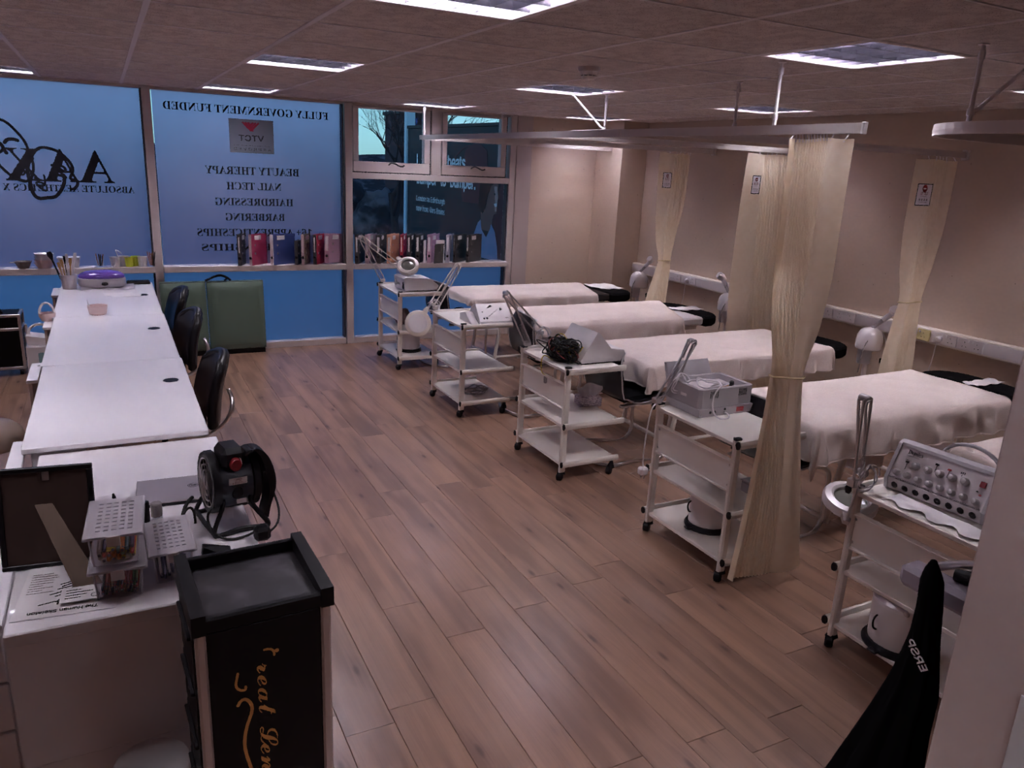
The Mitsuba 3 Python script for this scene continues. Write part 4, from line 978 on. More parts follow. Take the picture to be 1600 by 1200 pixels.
cord = smooth_path([tuple(fc + [-0.06, -0.10, -0.05]), (0.20, 2.42, CZ + 0.05), (0.235, 2.36, CZ + 0.008), (0.31, 2.35, CZ + 0.008), (0.345, 2.37, CZ + 0.012)])
part(t, 'cord', tube(cord, 0.004, 7), 'black_rubber', True)
cord = smooth_path([(0.165, 2.45, CZ + 0.03), (0.145, 2.43, CZ + 0.095), (0.115, 2.38, CZ + 0.065), (0.105, 2.34, CZ + 0.01), (0.09, 2.29, CZ + 0.006)])
part(t, 'cord', tube(cord, 0.004, 7), 'black_rubber', True)
cord = smooth_path([(0.10, 2.33, CZ + 0.006), (0.115, 2.36, CZ + 0.05), (0.13, 2.42, CZ + 0.085), (0.165, 2.50, CZ + 0.10)])
part(t, 'cord', tube(cord, 0.006, 7), 'black_rubber', True)
pg = part(t, 'plug', rbox(0.325, 0.375, 2.30, 2.345, CZ + 0.0, CZ + 0.045, 0.012), 'black_plastic', 30)
part(t, 'cord', tube(smooth_path([(0.375, 2.33, CZ + 0.02), (0.405, 2.36, CZ + 0.03), (0.415, 2.45, CZ + 0.09), (0.40, 2.50, CZ + 0.13)]), 0.0035, 7), 'black_rubber', True)
t = thing('crimping_pliers', 'black hand tool lying on the counter behind the black trolley', 'tool')
part(t, 'body', hull([(0.165, 2.30, CZ), (0.25, 2.26, CZ), (0.165, 2.27, CZ), (0.25, 2.23, CZ), (0.17, 2.30, CZ + 0.03), (0.245, 2.265, CZ + 0.026), (0.17, 2.275, CZ + 0.03)]), 'black_plastic', False)
part(t, 'arm', tube([(0.17, 2.25, CZ + 0.012), (0.19, 2.17, CZ + 0.008)], 0.008, 7), 'black_plastic', True)
part(t, 'arm', tube([(0.20, 2.24, CZ + 0.012), (0.215, 2.16, CZ + 0.008)], 0.008, 7), 'black_plastic', True)

# ------------------------------------------------------------------ black salon trolley in front
t = thing('salon_trolley', 'tall black salon trolley with gold script lettering in front of the counter', 'trolley')
# top frame corners measured on the top plane
TZ = 0.93
A, B_, C_, D_ = np.array([0.087, 1.603]), np.array([0.396, 1.618]), np.array([0.365, 1.905]), np.array([0.064, 1.869])
tx = (B_ - A); TW = np.linalg.norm(tx); tx /= TW
ty = np.array([-tx[1], tx[0]]); TD = 0.272
MT = axes((*A, 0), (*tx, 0), (*ty, 0), (0, 0, 1))
def TP(nm, m, bs, sm=False, **k): return part(t, nm, xf(m, MT), bs, sm, **k)
TP('body', rbox(0.012, TW - 0.012, 0.016, TD - 0.01, 0.09, TZ - 0.06, 0.004), 'case_black')
TP('front_panel', rbox(0.026, TW - 0.026, 0.006, 0.016, 0.10, TZ - 0.055, 0.002), 'black_plastic')
for s in (0, 1):
    x = s * TW
    sg = 1 - 2 * s
    TP('upright', rbox(min(x + sg * 0.002, x + sg * 0.026), max(x + sg * 0.002, x + sg * 0.026), 0.0, 0.022, 0.07, TZ - 0.045, 0.006), 'aluminium')
    TP('upright', rbox(min(x + sg * 0.002, x + sg * 0.026), max(x + sg * 0.002, x + sg * 0.026), TD - 0.022, TD, 0.07, TZ - 0.045, 0.006), 'aluminium')
    e = x + sg * 0.017
    TP('tray_side', hull([(x - sg * 0.004, -0.006, TZ - 0.05), (e + sg * 0.010, -0.006, TZ - 0.05), (x - sg * 0.004, -0.006, TZ), (e + sg * 0.010, -0.006, TZ), (x - sg * 0.004, TD + 0.004, TZ - 0.05), (e + sg * 0.010, TD + 0.004, TZ - 0.05), (x - sg * 0.002, TD + 0.004, TZ + 0.014), (e + sg * 0.008, TD + 0.004, TZ + 0.014),
                          (x - sg * 0.004, TD * 0.5, TZ + 0.006), (e + sg * 0.010, TD * 0.5, TZ + 0.006)]), 'black_plastic', 30)
TP('tray_front', rbox(0.022, TW - 0.022, -0.004, 0.018, TZ - 0.05, TZ - 0.012, 0.006), 'black_plastic', 30)
TP('tray_back', rbox(0.022, TW - 0.022, TD - 0.014, TD, TZ - 0.05, TZ + 0.004, 0.004), 'black_plastic', 30)
TP('tray', rbox(0.022, TW - 0.022, 0.014, TD - 0.012, TZ - 0.045, TZ - 0.026, 0.002), 'scuffed_black')
for k in range(5):
    z0 = 0.13 + 0.148 * k
    d = TP('drawer', rbox(-0.001, 0.012, 0.03, TD - 0.03, z0, z0 + 0.135, 0.003), 'case_black')
    scene[f'{d}__lip'] = mikit.ply(xf(rbox(-0.010, 0.0, 0.05, TD - 0.05, z0 + 0.118, z0 + 0.128, 0.002), MT), 'black_plastic', False)
for (x, y) in ((0.03, 0.03), (TW - 0.03, 0.03), (0.03, TD - 0.03), (TW - 0.03, TD - 0.03)):
    c = TP('caster', xf(lathe([(0.001, -0.013), (0.028, -0.013), (0.031, -0.008), (0.031, 0.008), (0.028, 0.013), (0.001, 0.013)], 18), axes((x, y, 0.031), (0, 0, 1), (0, 1, 0), (-1, 0, 0))), 'black_rubber', 30)
    scene[f'{c}__fork'] = mikit.ply(xf(rbox(x - 0.018, x + 0.018, y - 0.015, y + 0.015, 0.05, 0.09, 0.003), MT), 'black_plastic', False)
def front_text(poly, x, z):     # reads downwards: text x axis runs down the panel
    TP('lettering', xf(extrude(poly, 0.0008), axes((x, 0.0055, z), (0, 0, -1), (1, 0, 0), (0, -1, 0))), 'gold_ink')
gl = fit(text_poly(script('reat Leng'), 1.0), 0.345, 0.060)
front_text(gl, 0.112, 0.765)
front_text(stroke([(0.0, 0.0), (-0.012, 0.015), (0.01, 0.03), (0.05, 0.022), (0.12, 0.010), (0.16, 0.016), (0.19, 0.022)], 0.0040), 0.085, 0.67)
front_text(stroke([(0.0, 0.0), (0.02, -0.004), (0.042, 0.0), (0.048, 0.014), (0.04, 0.016)], 0.0030), 0.088, 0.755)
front_text(stroke([(0.0, 0.0), (0.006, 0.018), (0.02, 0.022)], 0.0028), 0.150, 0.80)
front_text(Point(0, 0).buffer(0.005), 0.178, 0.79)
single('bin_liner', (lambda m: m)(lathe([(0.075, 0.0), (0.085, 0.18), (0.10, 0.300), (0.094, 0.318), (0.06, 0.325), (0.001, 0.322)], 26, (-0.022, 1.93, 0.0))), 'clear_plastic', 'waste bin covered by a clear plastic liner below the counter', 'bin', smooth=True)

# ------------------------------------------------------------------ trolleys
def trolley(D):
    t = thing('equipment_trolley', 'x', 'trolley', 'white three shelf trolleys along the aisle')
    def capsule(y, x0, x1, z):
        pts = [(x, y + a * 0.013, z + b * 0.018) for x in (x0, x1) for a, b in ((1, 0.35), (1, -0.35), (0.5, 1), (-0.5, 1), (-1, 0.35), (-1, -0.35), (0.5, -1), (-0.5, -1))]
        return hull(pts)
    for y in (0.0, -D):
        p = part(t, 'post', hull([(a * 0.021, y + b * 0.014, z) for z in (0.055, 0.735) for a, b in ((1, 0.5), (1, -0.5), (0.6, 1), (-0.6, 1), (-1, 0.5), (-1, -0.5), (0.6, -1), (-0.6, -1))]), 'white_metal', 30)
        scene[f'{p}__end_cap'] = mikit.ply(hull([(a * 0.022, y + b * 0.015, z) for z in (0.733, 0.740) for a, b in ((1, 0.5), (1, -0.5), (0.6, 1), (-0.6, 1), (-1, 0.5), (-1, -0.5), (0.6, -1), (-0.6, -1))]), 'black_plastic', 30)
    for z, L in ((0.115, 0.40), (0.365, 0.42), (0.715, 0.40)):
        sh = part(t, 'shelf', rbox(-0.015, L - 0.01, -D - 0.012, 0.012, z - 0.016, z + 0.003, 0.003), 'shelf_white', False)
        for y in (0.030, -D - 0.030):
            tb = part(t, 'shelf_rail', capsule(y, -0.020, L, z), 'white_metal', 30)
            k = f'{tb}__end_cap'
            scene[k] = mikit.ply(capsule(y, -0.027, -0.0195, z), 'black_plastic', 30)
    part(t, 'panel', rbox(-0.006, 0.006, -D + 0.012, -0.012, 0.475, 0.625, 0.002), 'shelf_white', False)
    for z in (0.475, 0.622):
        part(t, 'panel_flange', rbox(-0.022, 0.010, -D + 0.014, -0.014, z - 0.004, z + 0.004, 0.0015), 'white_metal', False)
    for y in (-0.02, -D + 0.02):
        for z in (0.50, 0.60):
            part(t, 'screw', xf(lathe([(0.0005, 0.003), (0.005, 0.003), (0.006, 0)], 10), axes((-0.0085, y, z), (0, 1, 0), (0, 0, 1), (-1, 0, 0))), 'steel')
    for x, y in ((0.0, 0.0), (0.0, -D), (0.36, 0.02), (0.36, -D - 0.02)):
        c = part(t, 'caster', xf(lathe([(0.001, -0.017), (0.020, -0.017), (0.026, -0.011), (0.026, 0.011), (0.020, 0.017), (0.001, 0.017)], 18), axes((x - 0.012, y, 0.0265), (0, 0, 1), (0.8, 0.6, 0), (-0.6, 0.8, 0))), 'black_plastic', 30)
        scene[f'{c}__hood'] = mikit.ply(hull([(x + a, y + b, z) for a, b, z in ((-0.02, -0.02, 0.044), (0.018, -0.02, 0.044), (-0.02, 0.02, 0.044), (0.018, 0.02, 0.044), (-0.012, -0.012, 0.062), (0.014, -0.012, 0.062), (-0.012, 0.012, 0.062), (0.014, 0.012, 0.062), (0.014, 0, 0.09), (-0.006, 0, 0.09))]), 'black_plastic', False)
    return t
TR = [(2.315, 7.25, 'white trolley by the window carrying a small white machine under a raised magnifier lamp'), (2.310, 5.785, 'white trolley with a cable coil on its bottom shelf'), (2.410, 4.42, 'white trolley with a heap of black and yellow leads on top'),
      (2.505, 3.06, 'white trolley with a grey machine on top, beside the hanging curtain'), (2.585, 1.88, 'nearest white trolley with the knobbed control machine on top')]
tr = trolley(0.575)
for x, y, lab in TR[1:]:
    copy_thing(tr, axes((x, y, 0), (1, 0, 0), (0, 1, 0), (0, 0, 1)), lab)
labels[tr]['label'] = TR[0][2]
move_thing(tr, axes((TR[0][0], TR[0][1], 0), (1, 0, 0), (0, 1, 0), (0, 0, 1)))

# ------------------------------------------------------------------ magnifier lamps clamped to the trolleys
def lamp(label, base, elbow, wrist, head=None, nrm=None, r=0.11, bs='white_metal', cable=True, lens='pane'):
    t = thing('magnifier_lamp', label, 'magnifier lamp', 'magnifier lamps on the trolleys')
    base, elbow, wrist = (np.array(q, float) for q in (base, elbow, wrist))
    part(t, 'clamp', rbox(base[0] - 0.022, base[0] + 0.022, base[1] - 0.02, base[1] + 0.02, max(base[2] - 0.03, 0.7408), max(base[2] + 0.012, 0.772), 0.005), bs, False)
    side = np.array([0, 1.0, 0])
    for nm, p, q in (('lower', base + [0, 0, 0.01], elbow), ('upper', elbow, wrist)):
        d = (q - p) / np.linalg.norm(q - p)
        n = np.cross(d, side); n /= np.linalg.norm(n)
        for s in (-1, 1):
            o = n * 0.021 * s + side * (0.012 if nm == 'upper' else -0.012)
            part(t, 'arm_rod', tube([p + o, q + o], 0.0055, 7), bs, True)
            o2 = side * (0.012 if nm == 'upper' else -0.012) * 2.2 + n * 0.006 * s
            m = [p + d * 0.02 + o2 + (q - p) * 0.36 * k / 60 + 0.0045 * (n * math.cos(k * 1.57) + side * math.sin(k * 1.57)) for k in range(61)]
            part(t, 'spring', tube(m, 0.0014, 4), 'steel', True)
    part(t, 'joint', xf(lathe([(0.001, -0.024), (0.011, -0.024), (0.014, -0.019), (0.014, 0.019), (0.011, 0.024), (0.001, 0.024)], 16), axes(elbow, (1, 0, 0), (0, 0, 1), (0, -1, 0))), bs, 30)
    part(t, 'joint', xf(lathe([(0.001, -0.02), (0.013, -0.02), (0.016, -0.015), (0.016, 0.015), (0.013, 0.02), (0.001, 0.02)], 16), axes(wrist, (1, 0, 0), (0, 0, 1), (0, -1, 0))), bs, 30)
    part(t, 'wing_screw', tube([elbow + [0.0, -0.03, 0.0], elbow + [-0.028, -0.034, -0.004], elbow + [-0.032, -0.034, -0.022]], 0.005, 6), bs, True)
    if head is not None:
        head = np.array(head, float); nz = np.array(nrm, float); nz /= np.linalg.norm(nz)
        h = wrist - head; h -= nz * np.dot(h, nz); nx = h / (np.linalg.norm(h) + 1e-9); ny = np.cross(nz, nx)
        M = axes(head, nx, ny, nz)
        part(t, 'head_ring', xf(lathe([(r * 0.62, 0.016), (r * 0.72, 0.024), (r * 0.94, 0.018), (r, 0.004), (r * 0.98, -0.018), (r * 0.9, -0.026), (r * 0.66, -0.022), (r * 0.62, -0.010), (r * 0.62, 0.016)], 36), M), bs if bs != 'steel' else 'white_plastic', 40)
        part(t, 'lens' if lens == 'pane' else 'lens_cover', xf(lathe([(0.0005, 0.010), (r * 0.4, 0.008), (r * 0.63, 0.002)] if lens == 'pane' else [(0.0005, 0.026), (r * 0.70, 0.026), (r * 0.76, 0.022)], 30), M), 'lens_glass' if lens == 'pane' else 'paper', 30)
        e = head + nx * r * 0.95
        part(t, 'neck', hull(np.vstack([e + ny * 0.022 + nz * 0.012, e - ny * 0.022 + nz * 0.012, e + ny * 0.022 - nz * 0.018, e - ny * 0.022 - nz * 0.018, e + nx * 0.05 + ny * 0.012 + nz * 0.008, e + nx * 0.05 - ny * 0.012 + nz * 0.008, e + nx * 0.05 + ny * 0.012 - nz * 0.01, e + nx * 0.05 - ny * 0.012 - nz * 0.01])), bs, False)
        part(t, 'stem', tube([e + nx * 0.04, wrist], 0.006, 7), 'chrome', True)
    if cable:
        p0 = wrist + [0.0, -0.02, -0.01]
        part(t, 'cable', tube(smooth_path([p0 + [0.012 * math.cos(a * 2.2) + 0.045 * math.cos(a), -0.012 - 0.004 * math.sin(a * 3), 0.048 * math.sin(a) + 0.01 * math.sin(a * 1.7)] for a in np.linspace(0, 15.5, 40)], 3), 0.0034, 6), 'white_plastic', True)
    return t
mat('lens_glass', (92, 92, 88), 0.12, spec=0.5)
lamp('magnifier lamp with its round lens held up over the white machine by the window', (2.335, 7.25, 0.745), (2.114, 7.25, 1.177), (2.47, 7.10, 0.90), (2.49, 6.95, 0.935), (-0.28, -0.62, 0.72), 0.105)
lamp('magnifier lamp whose round covered head hangs in front of the far bin', (2.311, 5.785, 0.75), (2.51, 5.785, 1.105), (2.277, 5.77, 0.79), (2.10, 5.62, 0.668), (-0.42, -0.85, 0.25), 0.105, lens='cover')
lamp('steel lamp arm bent over the trolley with the heap of leads', (2.43, 4.42, 0.745), (2.25, 4.42, 1.103), (2.532, 4.42, 0.83), (2.64, 4.36, 0.775), (0.2, 0.2, 1.0), 0.07, bs='steel')
lamp('folded steel lamp arm standing behind the grey machine', (2.475, 3.06, 0.75), (2.669, 3.06, 1.063), (2.585, 3.05, 0.86), bs='steel')
lamp('folded steel lamp on the nearest trolley, its white ring head hanging below', (2.548, 1.88, 0.765), (2.524, 1.88, 1.111), (2.575, 1.87, 0.80), (2.66, 1.965, 0.625), (-0.12, -0.25, 0.95), 0.112, bs='steel', lens='pane')
t = thing('hanging_plug', 'white plug dangling on its lead from the grey machine trolley', 'plug')
part(t, 'lead', tube(smooth_path([(2.470, 3.05, 0.74), (2.43, 3.03, 0.735), (2.385, 3.0, 0.65), (2.375, 3.0, 0.50), (2.380, 3.0, 0.42)]), 0.004, 7), 'white_plastic', True)
part(t, 'body', rbox(2.355, 2.405, 2.975, 3.02, 0.375, 0.42, 0.014), 'white_plastic', 30)
for dy in (-0.012, 0.012):
    part(t, 'pin', rbox(2.376, 2.384, 2.995 + dy, 3.001 + dy, 0.355, 0.376, 0.001), 'steel', False)

# ------------------------------------------------------------------ machines on the trolleys
TS = 0.7185
def prism_y(poly, y0, y1):
    """A profile in the x, z plane extruded from y0 to y1."""
    return xf(extrude(Polygon(poly), y1 - y0), axes((0, y1, 0), (1, 0, 0), (0, 0, 1), (0, -1, 0)))
def prism_x(poly, x0, x1):
    """A profile in the y, z plane extruded from x0 to x1."""
    return xf(extrude(Polygon(poly), x1 - x0), axes((x0, 0, 0), (0, 1, 0), (0, 0, 1), (1, 0, 0)))
t = thing('treatment_machine', 'small white machine with a chamfered top on the trolley by the window', 'machine')
part(t, 'body', prism_y([(2.395, TS + 0.008), (2.72, TS + 0.008), (2.735, TS + 0.05), (2.655, TS + 0.115), (2.42, TS + 0.13), (2.385, TS + 0.12)], 6.775, 7.06), 'device_white', False)
part(t, 'foot', rbox(2.42, 2.70, 6.80, 7.04, TS, TS + 0.008, 0.002), 'black_rubber', False)
Md = axes((2.391, 7.06, TS + 0.01), (0, -1, 0), (0, 0, 1), (-1, 0, 0))
part(t, 'switch', xf(rbox(0.245, 0.27, 0.015, 0.075, -0.002, 0.006, 0.002), Md), 'black_plastic', False)
part(t, 'speaker_ring', xf(lathe([(0.026, 0.002), (0.030, 0.006), (0.034, 0.002)], 24), np.array(Md) @ np.array(axes((0.05, 0.055, 0.002), (1, 0, 0), (0, 1, 0), (0, 0, 1)))), 'device_grey')
for k in range(2):
    part(t, 'knob', xf(lathe([(0.0005, 0.012), (0.008, 0.012), (0.010, 0)], 14), np.array(Md) @ np.array(axes((0.13 + 0.04 * k, 0.05, 0.004), (1, 0, 0), (0, 1, 0), (0, 0, 1)))), 'device_grey')

t = thing('galvanic_machine', 'white wedge shaped machine with three black sockets beside the cable coil trolley top', 'machine')
yA, yB2 = 5.235, 5.45
part(t, 'body', prism_x([(yA, TS), (yB2, TS), (yB2, TS + 0.06), (yA + 0.135, TS + 0.135), (yA + 0.105, TS + 0.14), (yA, TS + 0.02)], 2.46, 2.735), 'device_white', False)
part(t, 'side_flange', prism_x([(yA + 0.02, TS), (yB2 + 0.03, TS), (yB2 + 0.03, TS + 0.05), (yA + 0.15, TS + 0.075)], 2.395, 2.458), 'device_white', False)
sl = np.array([0, 0.105, 0.12]); sl /= np.linalg.norm(sl)
Mg = axes((2.46, yA, TS + 0.02), (1, 0, 0), sl, np.cross([1, 0, 0], sl))
for (u, v, r) in ((0.04, 0.03, 0.008), (0.065, 0.03, 0.008), (0.20, 0.105, 0.011), (0.04, 0.085, 0.005)):
    part(t, 'socket', xf(lathe([(0.0005, 0.003), (r * 0.8, 0.003), (r, 0.0005)], 16), np.array(Mg) @ np.array(axes((u, v, 0), (1, 0, 0), (0, 1, 0), (0, 0, 1)))), 'black_plastic')
part(t, 'dial_mark', xf(extrude(unary_union([LineString([(0.085, 0.045), (0.18, 0.11)]).buffer(0.0015), sbox(0.22, 0.022, 0.25, 0.027), sbox(0.222, 0.03, 0.243, 0.032)]), 0.0006), Mg), 'wire_grey', False)
part(t, 'emblem', xf(extrude(unary_union([Polygon([(0.085, 0.118), (0.13, 0.128), (0.115, 0.138), (0.10, 0.13)]), Polygon([(0.105, 0.135), (0.14, 0.132), (0.12, 0.146)])]), 0.0006), Mg), 'logo_ink', False)

t = thing('stimulator_machine', 'white prism shaped machine half buried under tangled leads', 'machine')
part(t, 'body', prism_y([(2.548, TS), (2.895, TS), (2.888, TS + 0.075), (2.785, TS + 0.09), (2.69, TS + 0.195), (2.676, TS + 0.2)], 3.95, 4.27), 'device_white', False)
part(t, 'base_plate', rbox(2.56, 2.89, 3.94, 4.28, TS - 0.0, TS + 0.004, 0.001), 'black_rubber', False)
def tangle(lab, c, R, n, r, bs, seed, squash=(1, 1, 0.6), nm='lead'):
    rg = np.random.RandomState(seed)
    pts = []
    for k in range(n):
        a = rg.normal(size=3); a /= np.linalg.norm(a)
        pts.append(np.array(c) + a * np.array(squash) * R * rg.uniform(0.55, 1.0))
    p = smooth_path(pts, 7)
    p[:, 2] = np.maximum(p[:, 2], TS + r + 0.001)
    xs_ = 2.555 + (p[:, 2] - TS) * 0.64
    inside = (p[:, 1] > 3.93) & (p[:, 0] > xs_ - r - 0.002) 
    p[inside, 0] = (xs_ - r - 0.003)[inside]
    return single('electrode_lead', tube(p, r, 6), bs, lab, 'lead', 'tangled leads on the white trolley', smooth=True)
heap = (2.52, 4.08, TS + 0.075)
for k in range(8):
    bs = ('black_rubber', 'black_rubber', 'wire_yellow', 'black_rubber', 'wire_red', 'black_rubber', 'black_rubber', 'black_rubber')[k]
    col = {'black_rubber': 'black', 'wire_yellow': 'yellow', 'wire_red': 'dark red'}[bs]
    tangle(f'{col} lead tangled in the heap on the third trolley from the window', (heap[0] + 0.01 * (k % 3 - 1), heap[1] + 0.015 * (k % 2), heap[2] - 0.01), 0.165, (30 if bs == 'black_rubber' else 16), 0.0038 if bs == 'black_rubber' else 0.0032, bs, 30 + k, (0.62, 1.0, 0.62))
single('hanging_lead', tube(smooth_path([(2.43, 4.10, TS + 0.01), (2.385, 4.12, TS + 0.025), (2.375, 4.12, TS - 0.03), (2.385, 4.11, TS - 0.085), (2.40, 4.10, TS - 0.095)]), 0.0032, 6), 'wire_yellow', 'yellow lead end hanging over the edge of the trolley top', 'lead', smooth=True)
single('electrode_pad', rbox(2.395, 2.425, 4.085, 4.12, TS - 0.15, TS - 0.095, 0.008), 'wire_grey', 'grey electrode hanging from a yellow lead below the trolley top', 'electrode', smooth=False)

t = thing('steriliser', 'grey machine with an open lid and white cable on the trolley by the hanging curtain', 'machine')
g0, g1, h0, h1 = 2.565, 2.925, 2.835, 3.10
part(t, 'lower_case', hull([(x, y, z) for x, y, z in [(g0 + 0.01, h0 + 0.0, TS), (g1 - 0.01, h0, TS), (g0 + 0.01, h1, TS), (g1 - 0.01, h1, TS), (g0, h0 - 0.004, TS + 0.045), (g1, h0 - 0.004, TS + 0.045), (g0, h1, TS + 0.045), (g1, h1, TS + 0.045)]]), 'device_grey', False)
def ring_case(z0, z1, inset):
    o0 = [(g0, h0), (g1, h0), (g1, h1), (g0, h1)]
    ch = 0.018
    outer = Polygon([(g0 + ch, h0), (g1 - ch, h0), (g1, h0 + ch), (g1, h1), (g0, h1), (g0, h0 + ch)])
    return xf(extrude(outer.difference(outer.buffer(-inset)), z1 - z0), rotz(0, (0, 0, z0)))
part(t, 'upper_case', ring_case(TS + 0.047, TS + 0.145, 0.026), 'device_grey', False)
part(t, 'well', rbox(g0 + 0.02, g1 - 0.02, h0 + 0.02, h1 - 0.02, TS + 0.05, TS + 0.115, 0.003), 'panel_light', False)
part(t, 'seam', rbox(g0 + 0.003, g1 - 0.003, h0 - 0.001, h1 - 0.003, TS + 0.0445, TS + 0.0475, 0.001), 'device_dark_grey', False)
part(t, 'lid', hull([(g0 + 0.01, h1 + 0.005, TS + 0.13), (g1 - 0.05, h1 + 0.005, TS + 0.13), (g0 + 0.02, h1 + 0.05, TS + 0.215), (g1 - 0.055, h1 + 0.05, TS + 0.215), (g0 + 0.01, h1 + 0.024, TS + 0.125), (g1 - 0.05, h1 + 0.024, TS + 0.125), (g0 + 0.02, h1 + 0.068, TS + 0.21), (g1 - 0.055, h1 + 0.068, TS + 0.21)]), 'device_grey', False)
for c in (2.655, 2.845):
    for k in range(6):
        part(t, 'vent_slot', rbox(c - 0.024 + 0.0095 * k, c - 0.020 + 0.0095 * k, h0 - 0.0012, h0 + 0.003, TS + 0.098, TS + 0.135, 0.0004), 'black_plastic', False)
for (x, z, r) in ((2.640, TS + 0.024, 0.007), (2.670, TS + 0.024, 0.007), (2.735, TS + 0.034, 0.006), (2.735, TS + 0.016, 0.006)):
    part(t, 'jack', xf(lathe([(0.0005, 0.002), (r * 0.8, 0.003), (r, 0)], 14), axes((x, h0 - 0.003, z), (1, 0, 0), (0, 0, 1), (0, -1, 0))), 'black_plastic')
rl = part(t, 'rating_label', rbox(2.815, 2.862, h0 - 0.0056, h0 - 0.003, TS + 0.012, TS + 0.036, 0.0004), 'dark_red', False, label='dark red label')
for k in range(2):
    scene[f'{rl}__rule' + ('' if k == 0 else '_001')] = mikit.ply(rbox(2.820, 2.857, h0 - 0.0062, h0 - 0.0055, TS + 0.018 + 0.008 * k, TS + 0.021 + 0.008 * k, 0.0002), 'pen_pink', False)
part(t, 'side_label', rbox(g0 - 0.0012, g0 + 0.002, 2.94, 2.985, TS + 0.085, TS + 0.10, 0.0004), 'label_white', False)
for (x, z) in ((g0 + 0.02, TS + 0.01), (g1 - 0.02, TS + 0.012)):
    part(t, 'screw', xf(lathe([(0.0005, 0.002), (0.005, 0.002), (0.006, 0)], 10), axes((x, h0 - 0.003, z), (1, 0, 0), (0, 0, 1), (0, -1, 0))), 'steel')
cb = smooth_path([(2.735, h0 - 0.004, TS + 0.016), (2.725, h0 - 0.05, TS + 0.005), (2.65, h0 - 0.045, TS + 0.012), (2.635, h0 - 0.02, TS + 0.07), (2.66, h0 - 0.008, TS + 0.135), (2.73, h0 + 0.04, TS + 0.155), (2.70, h0 + 0.13, TS + 0.15), (2.64, h0 + 0.12, TS + 0.175), (2.61, h0 + 0.07, TS + 0.15), (2.68, h0 + 0.03, TS + 0.148), (2.76, h0 + 0.09, TS + 0.15), (2.72, h0 + 0.15, TS + 0.15), (2.62, h0 + 0.17, TS + 0.14)])
part(t, 'cable', tube(cb, 0.0042, 7), 'white_plastic', True)
for k in range(3):
    part(t, 'glass_electrode', tube([(2.70 + 0.02 * k, h0 + 0.06 + 0.03 * k, TS + 0.121), (2.83, h0 + 0.09 + 0.025 * k, TS + 0.124)], 0.004, 6), 'steel' if k else 'copper_foil', True)
part(t, 'knob', lathe([(0.012, 0.0), (0.012, 0.03), (0.007, 0.034), (0.0005, 0.034)], 14, (2.85, h0 + 0.09, TS + 0.115)), 'black_plastic')

t = thing('faradic_unit', 'grey sloped machine with rows of silver knobs and black sockets on the nearest trolley', 'machine')
# profile from the aisle side; the front runs from (2.735, 1.865) to (2.775, 1.50)
a0, a1 = np.array([2.722, 1.868, 0.0]), np.array([2.752, 1.470, 0.0])
ey5 = (a1 - a0); L5 = np.linalg.norm(ey5); ey5 /= L5             # along the front, away from the window
ex5 = np.array([-ey5[1], ey5[0], 0.0]) * 1.0                      # into the machine
if ex5[0] < 0: ex5 = -ex5
prof = [(0.0, 0.004), (-0.010, 0.050), (0.052, 0.182), (0.072, 0.190), (0.135, 0.172), (0.225, 0.12), (0.225, 0.004)]
M5 = axes((*a0[:2], TS), ex5, (0, 0, 1), -np.cross(ex5, (0, 0, 1)) * -1)
def prof5(poly, y0, y1, bs, nm, **k):
    z = np.cross(ex5, (0, 0, 1))
    s = 1.0 if np.dot(z, ey5) > 0 else -1.0
    o = a0 + ey5 * (y0 if s > 0 else y1)
    return part(t, nm, xf(extrude(Polygon(poly), y1 - y0), axes((o[0], o[1], TS), ex5, (0, 0, 1), z)), bs, False, **k)
prof5(prof, 0.014, L5 - 0.014, 'panel_light', 'body')
for y0, y1 in ((0, 0.014), (L5 - 0.014, L5)):
    prof5([(x + (0.0 if x > 0.1 else -0.006), z + (0.004 if z > 0.1 else 0.0)) for x, z in prof], y0, y1, 'device_grey', 'end_cheek')
prof5([(0.046, 0.178), (0.052, 0.190), (0.075, 0.197), (0.140, 0.178), (0.137, 0.172), (0.072, 0.186)], 0.0, L5, 'device_grey', 'top_edge')
fs = np.array([0.062, 0.132]); fs /= np.linalg.norm(fs)
zF = ex5 * fs[0] + np.array([0, 0, fs[1]])
M6 = axes(a0 + ex5 * -0.010 + np.array([0, 0, TS + 0.050]), ey5, zF, np.cross(ey5, zF))
out = np.cross(ey5, zF)
lo = np.array([-0.010, 0.046]); lo /= np.linalg.norm(lo)
zL = ex5 * lo[0] + np.array([0, 0, lo[1]])
M7 = axes(a0 + np.array([0, 0, TS + 0.004]), ey5, zL, np.cross(ey5, zL))
sgn = 1.0 if np.dot(out, ex5) < 0 else -1.0
def on5(M, nm, prof_, u, v, bs, n=18, tilt=0):
    R = np.array(M) @ np.array(axes((u, v, 0), (1, 0, 0), (0, sgn, 0), (0, 0, sgn)))
    return part(t, nm, xf(lathe(prof_, n), R), bs)
for k in range(8):
    on5(M7, 'socket', [(0.0005, 0.0015), (0.0125, 0.0015), (0.0135, 0.0)], 0.042 + 0.0445 * k, 0.022, 'black_rubber')
kp = [(0.0005, 0.024), (0.009, 0.023), (0.0118, 0.016), (0.0125, 0.004), (0.0145, 0.0)]
for k in range(8):
    on5(M6, 'knob', kp, 0.040 + 0.0445 * k, 0.030, 'knob_silver')
for k in range(5):
    on5(M6, 'knob', [(x * 1.12, y) for x, y in kp], 0.100 + 0.0475 * k, 0.078 + 0.002 * k, 'knob_silver')
on5(M6, 'toggle', [(0.0005, 0.018), (0.003, 0.018), (0.0035, 0.0)], 0.085, 0.062, 'steel', 10)
def flat5(nm, poly, u, v, bs, h=0.0008):
    R = np.array(M6) @ np.array(axes((u, v, 0), (1, 0, 0), (0, sgn, 0), (0, 0, sgn)))
    return part(t, nm, xf(extrude(affinity.scale(poly, 1, sgn, origin=(0, 0)) if False else poly, h), R), bs, False)
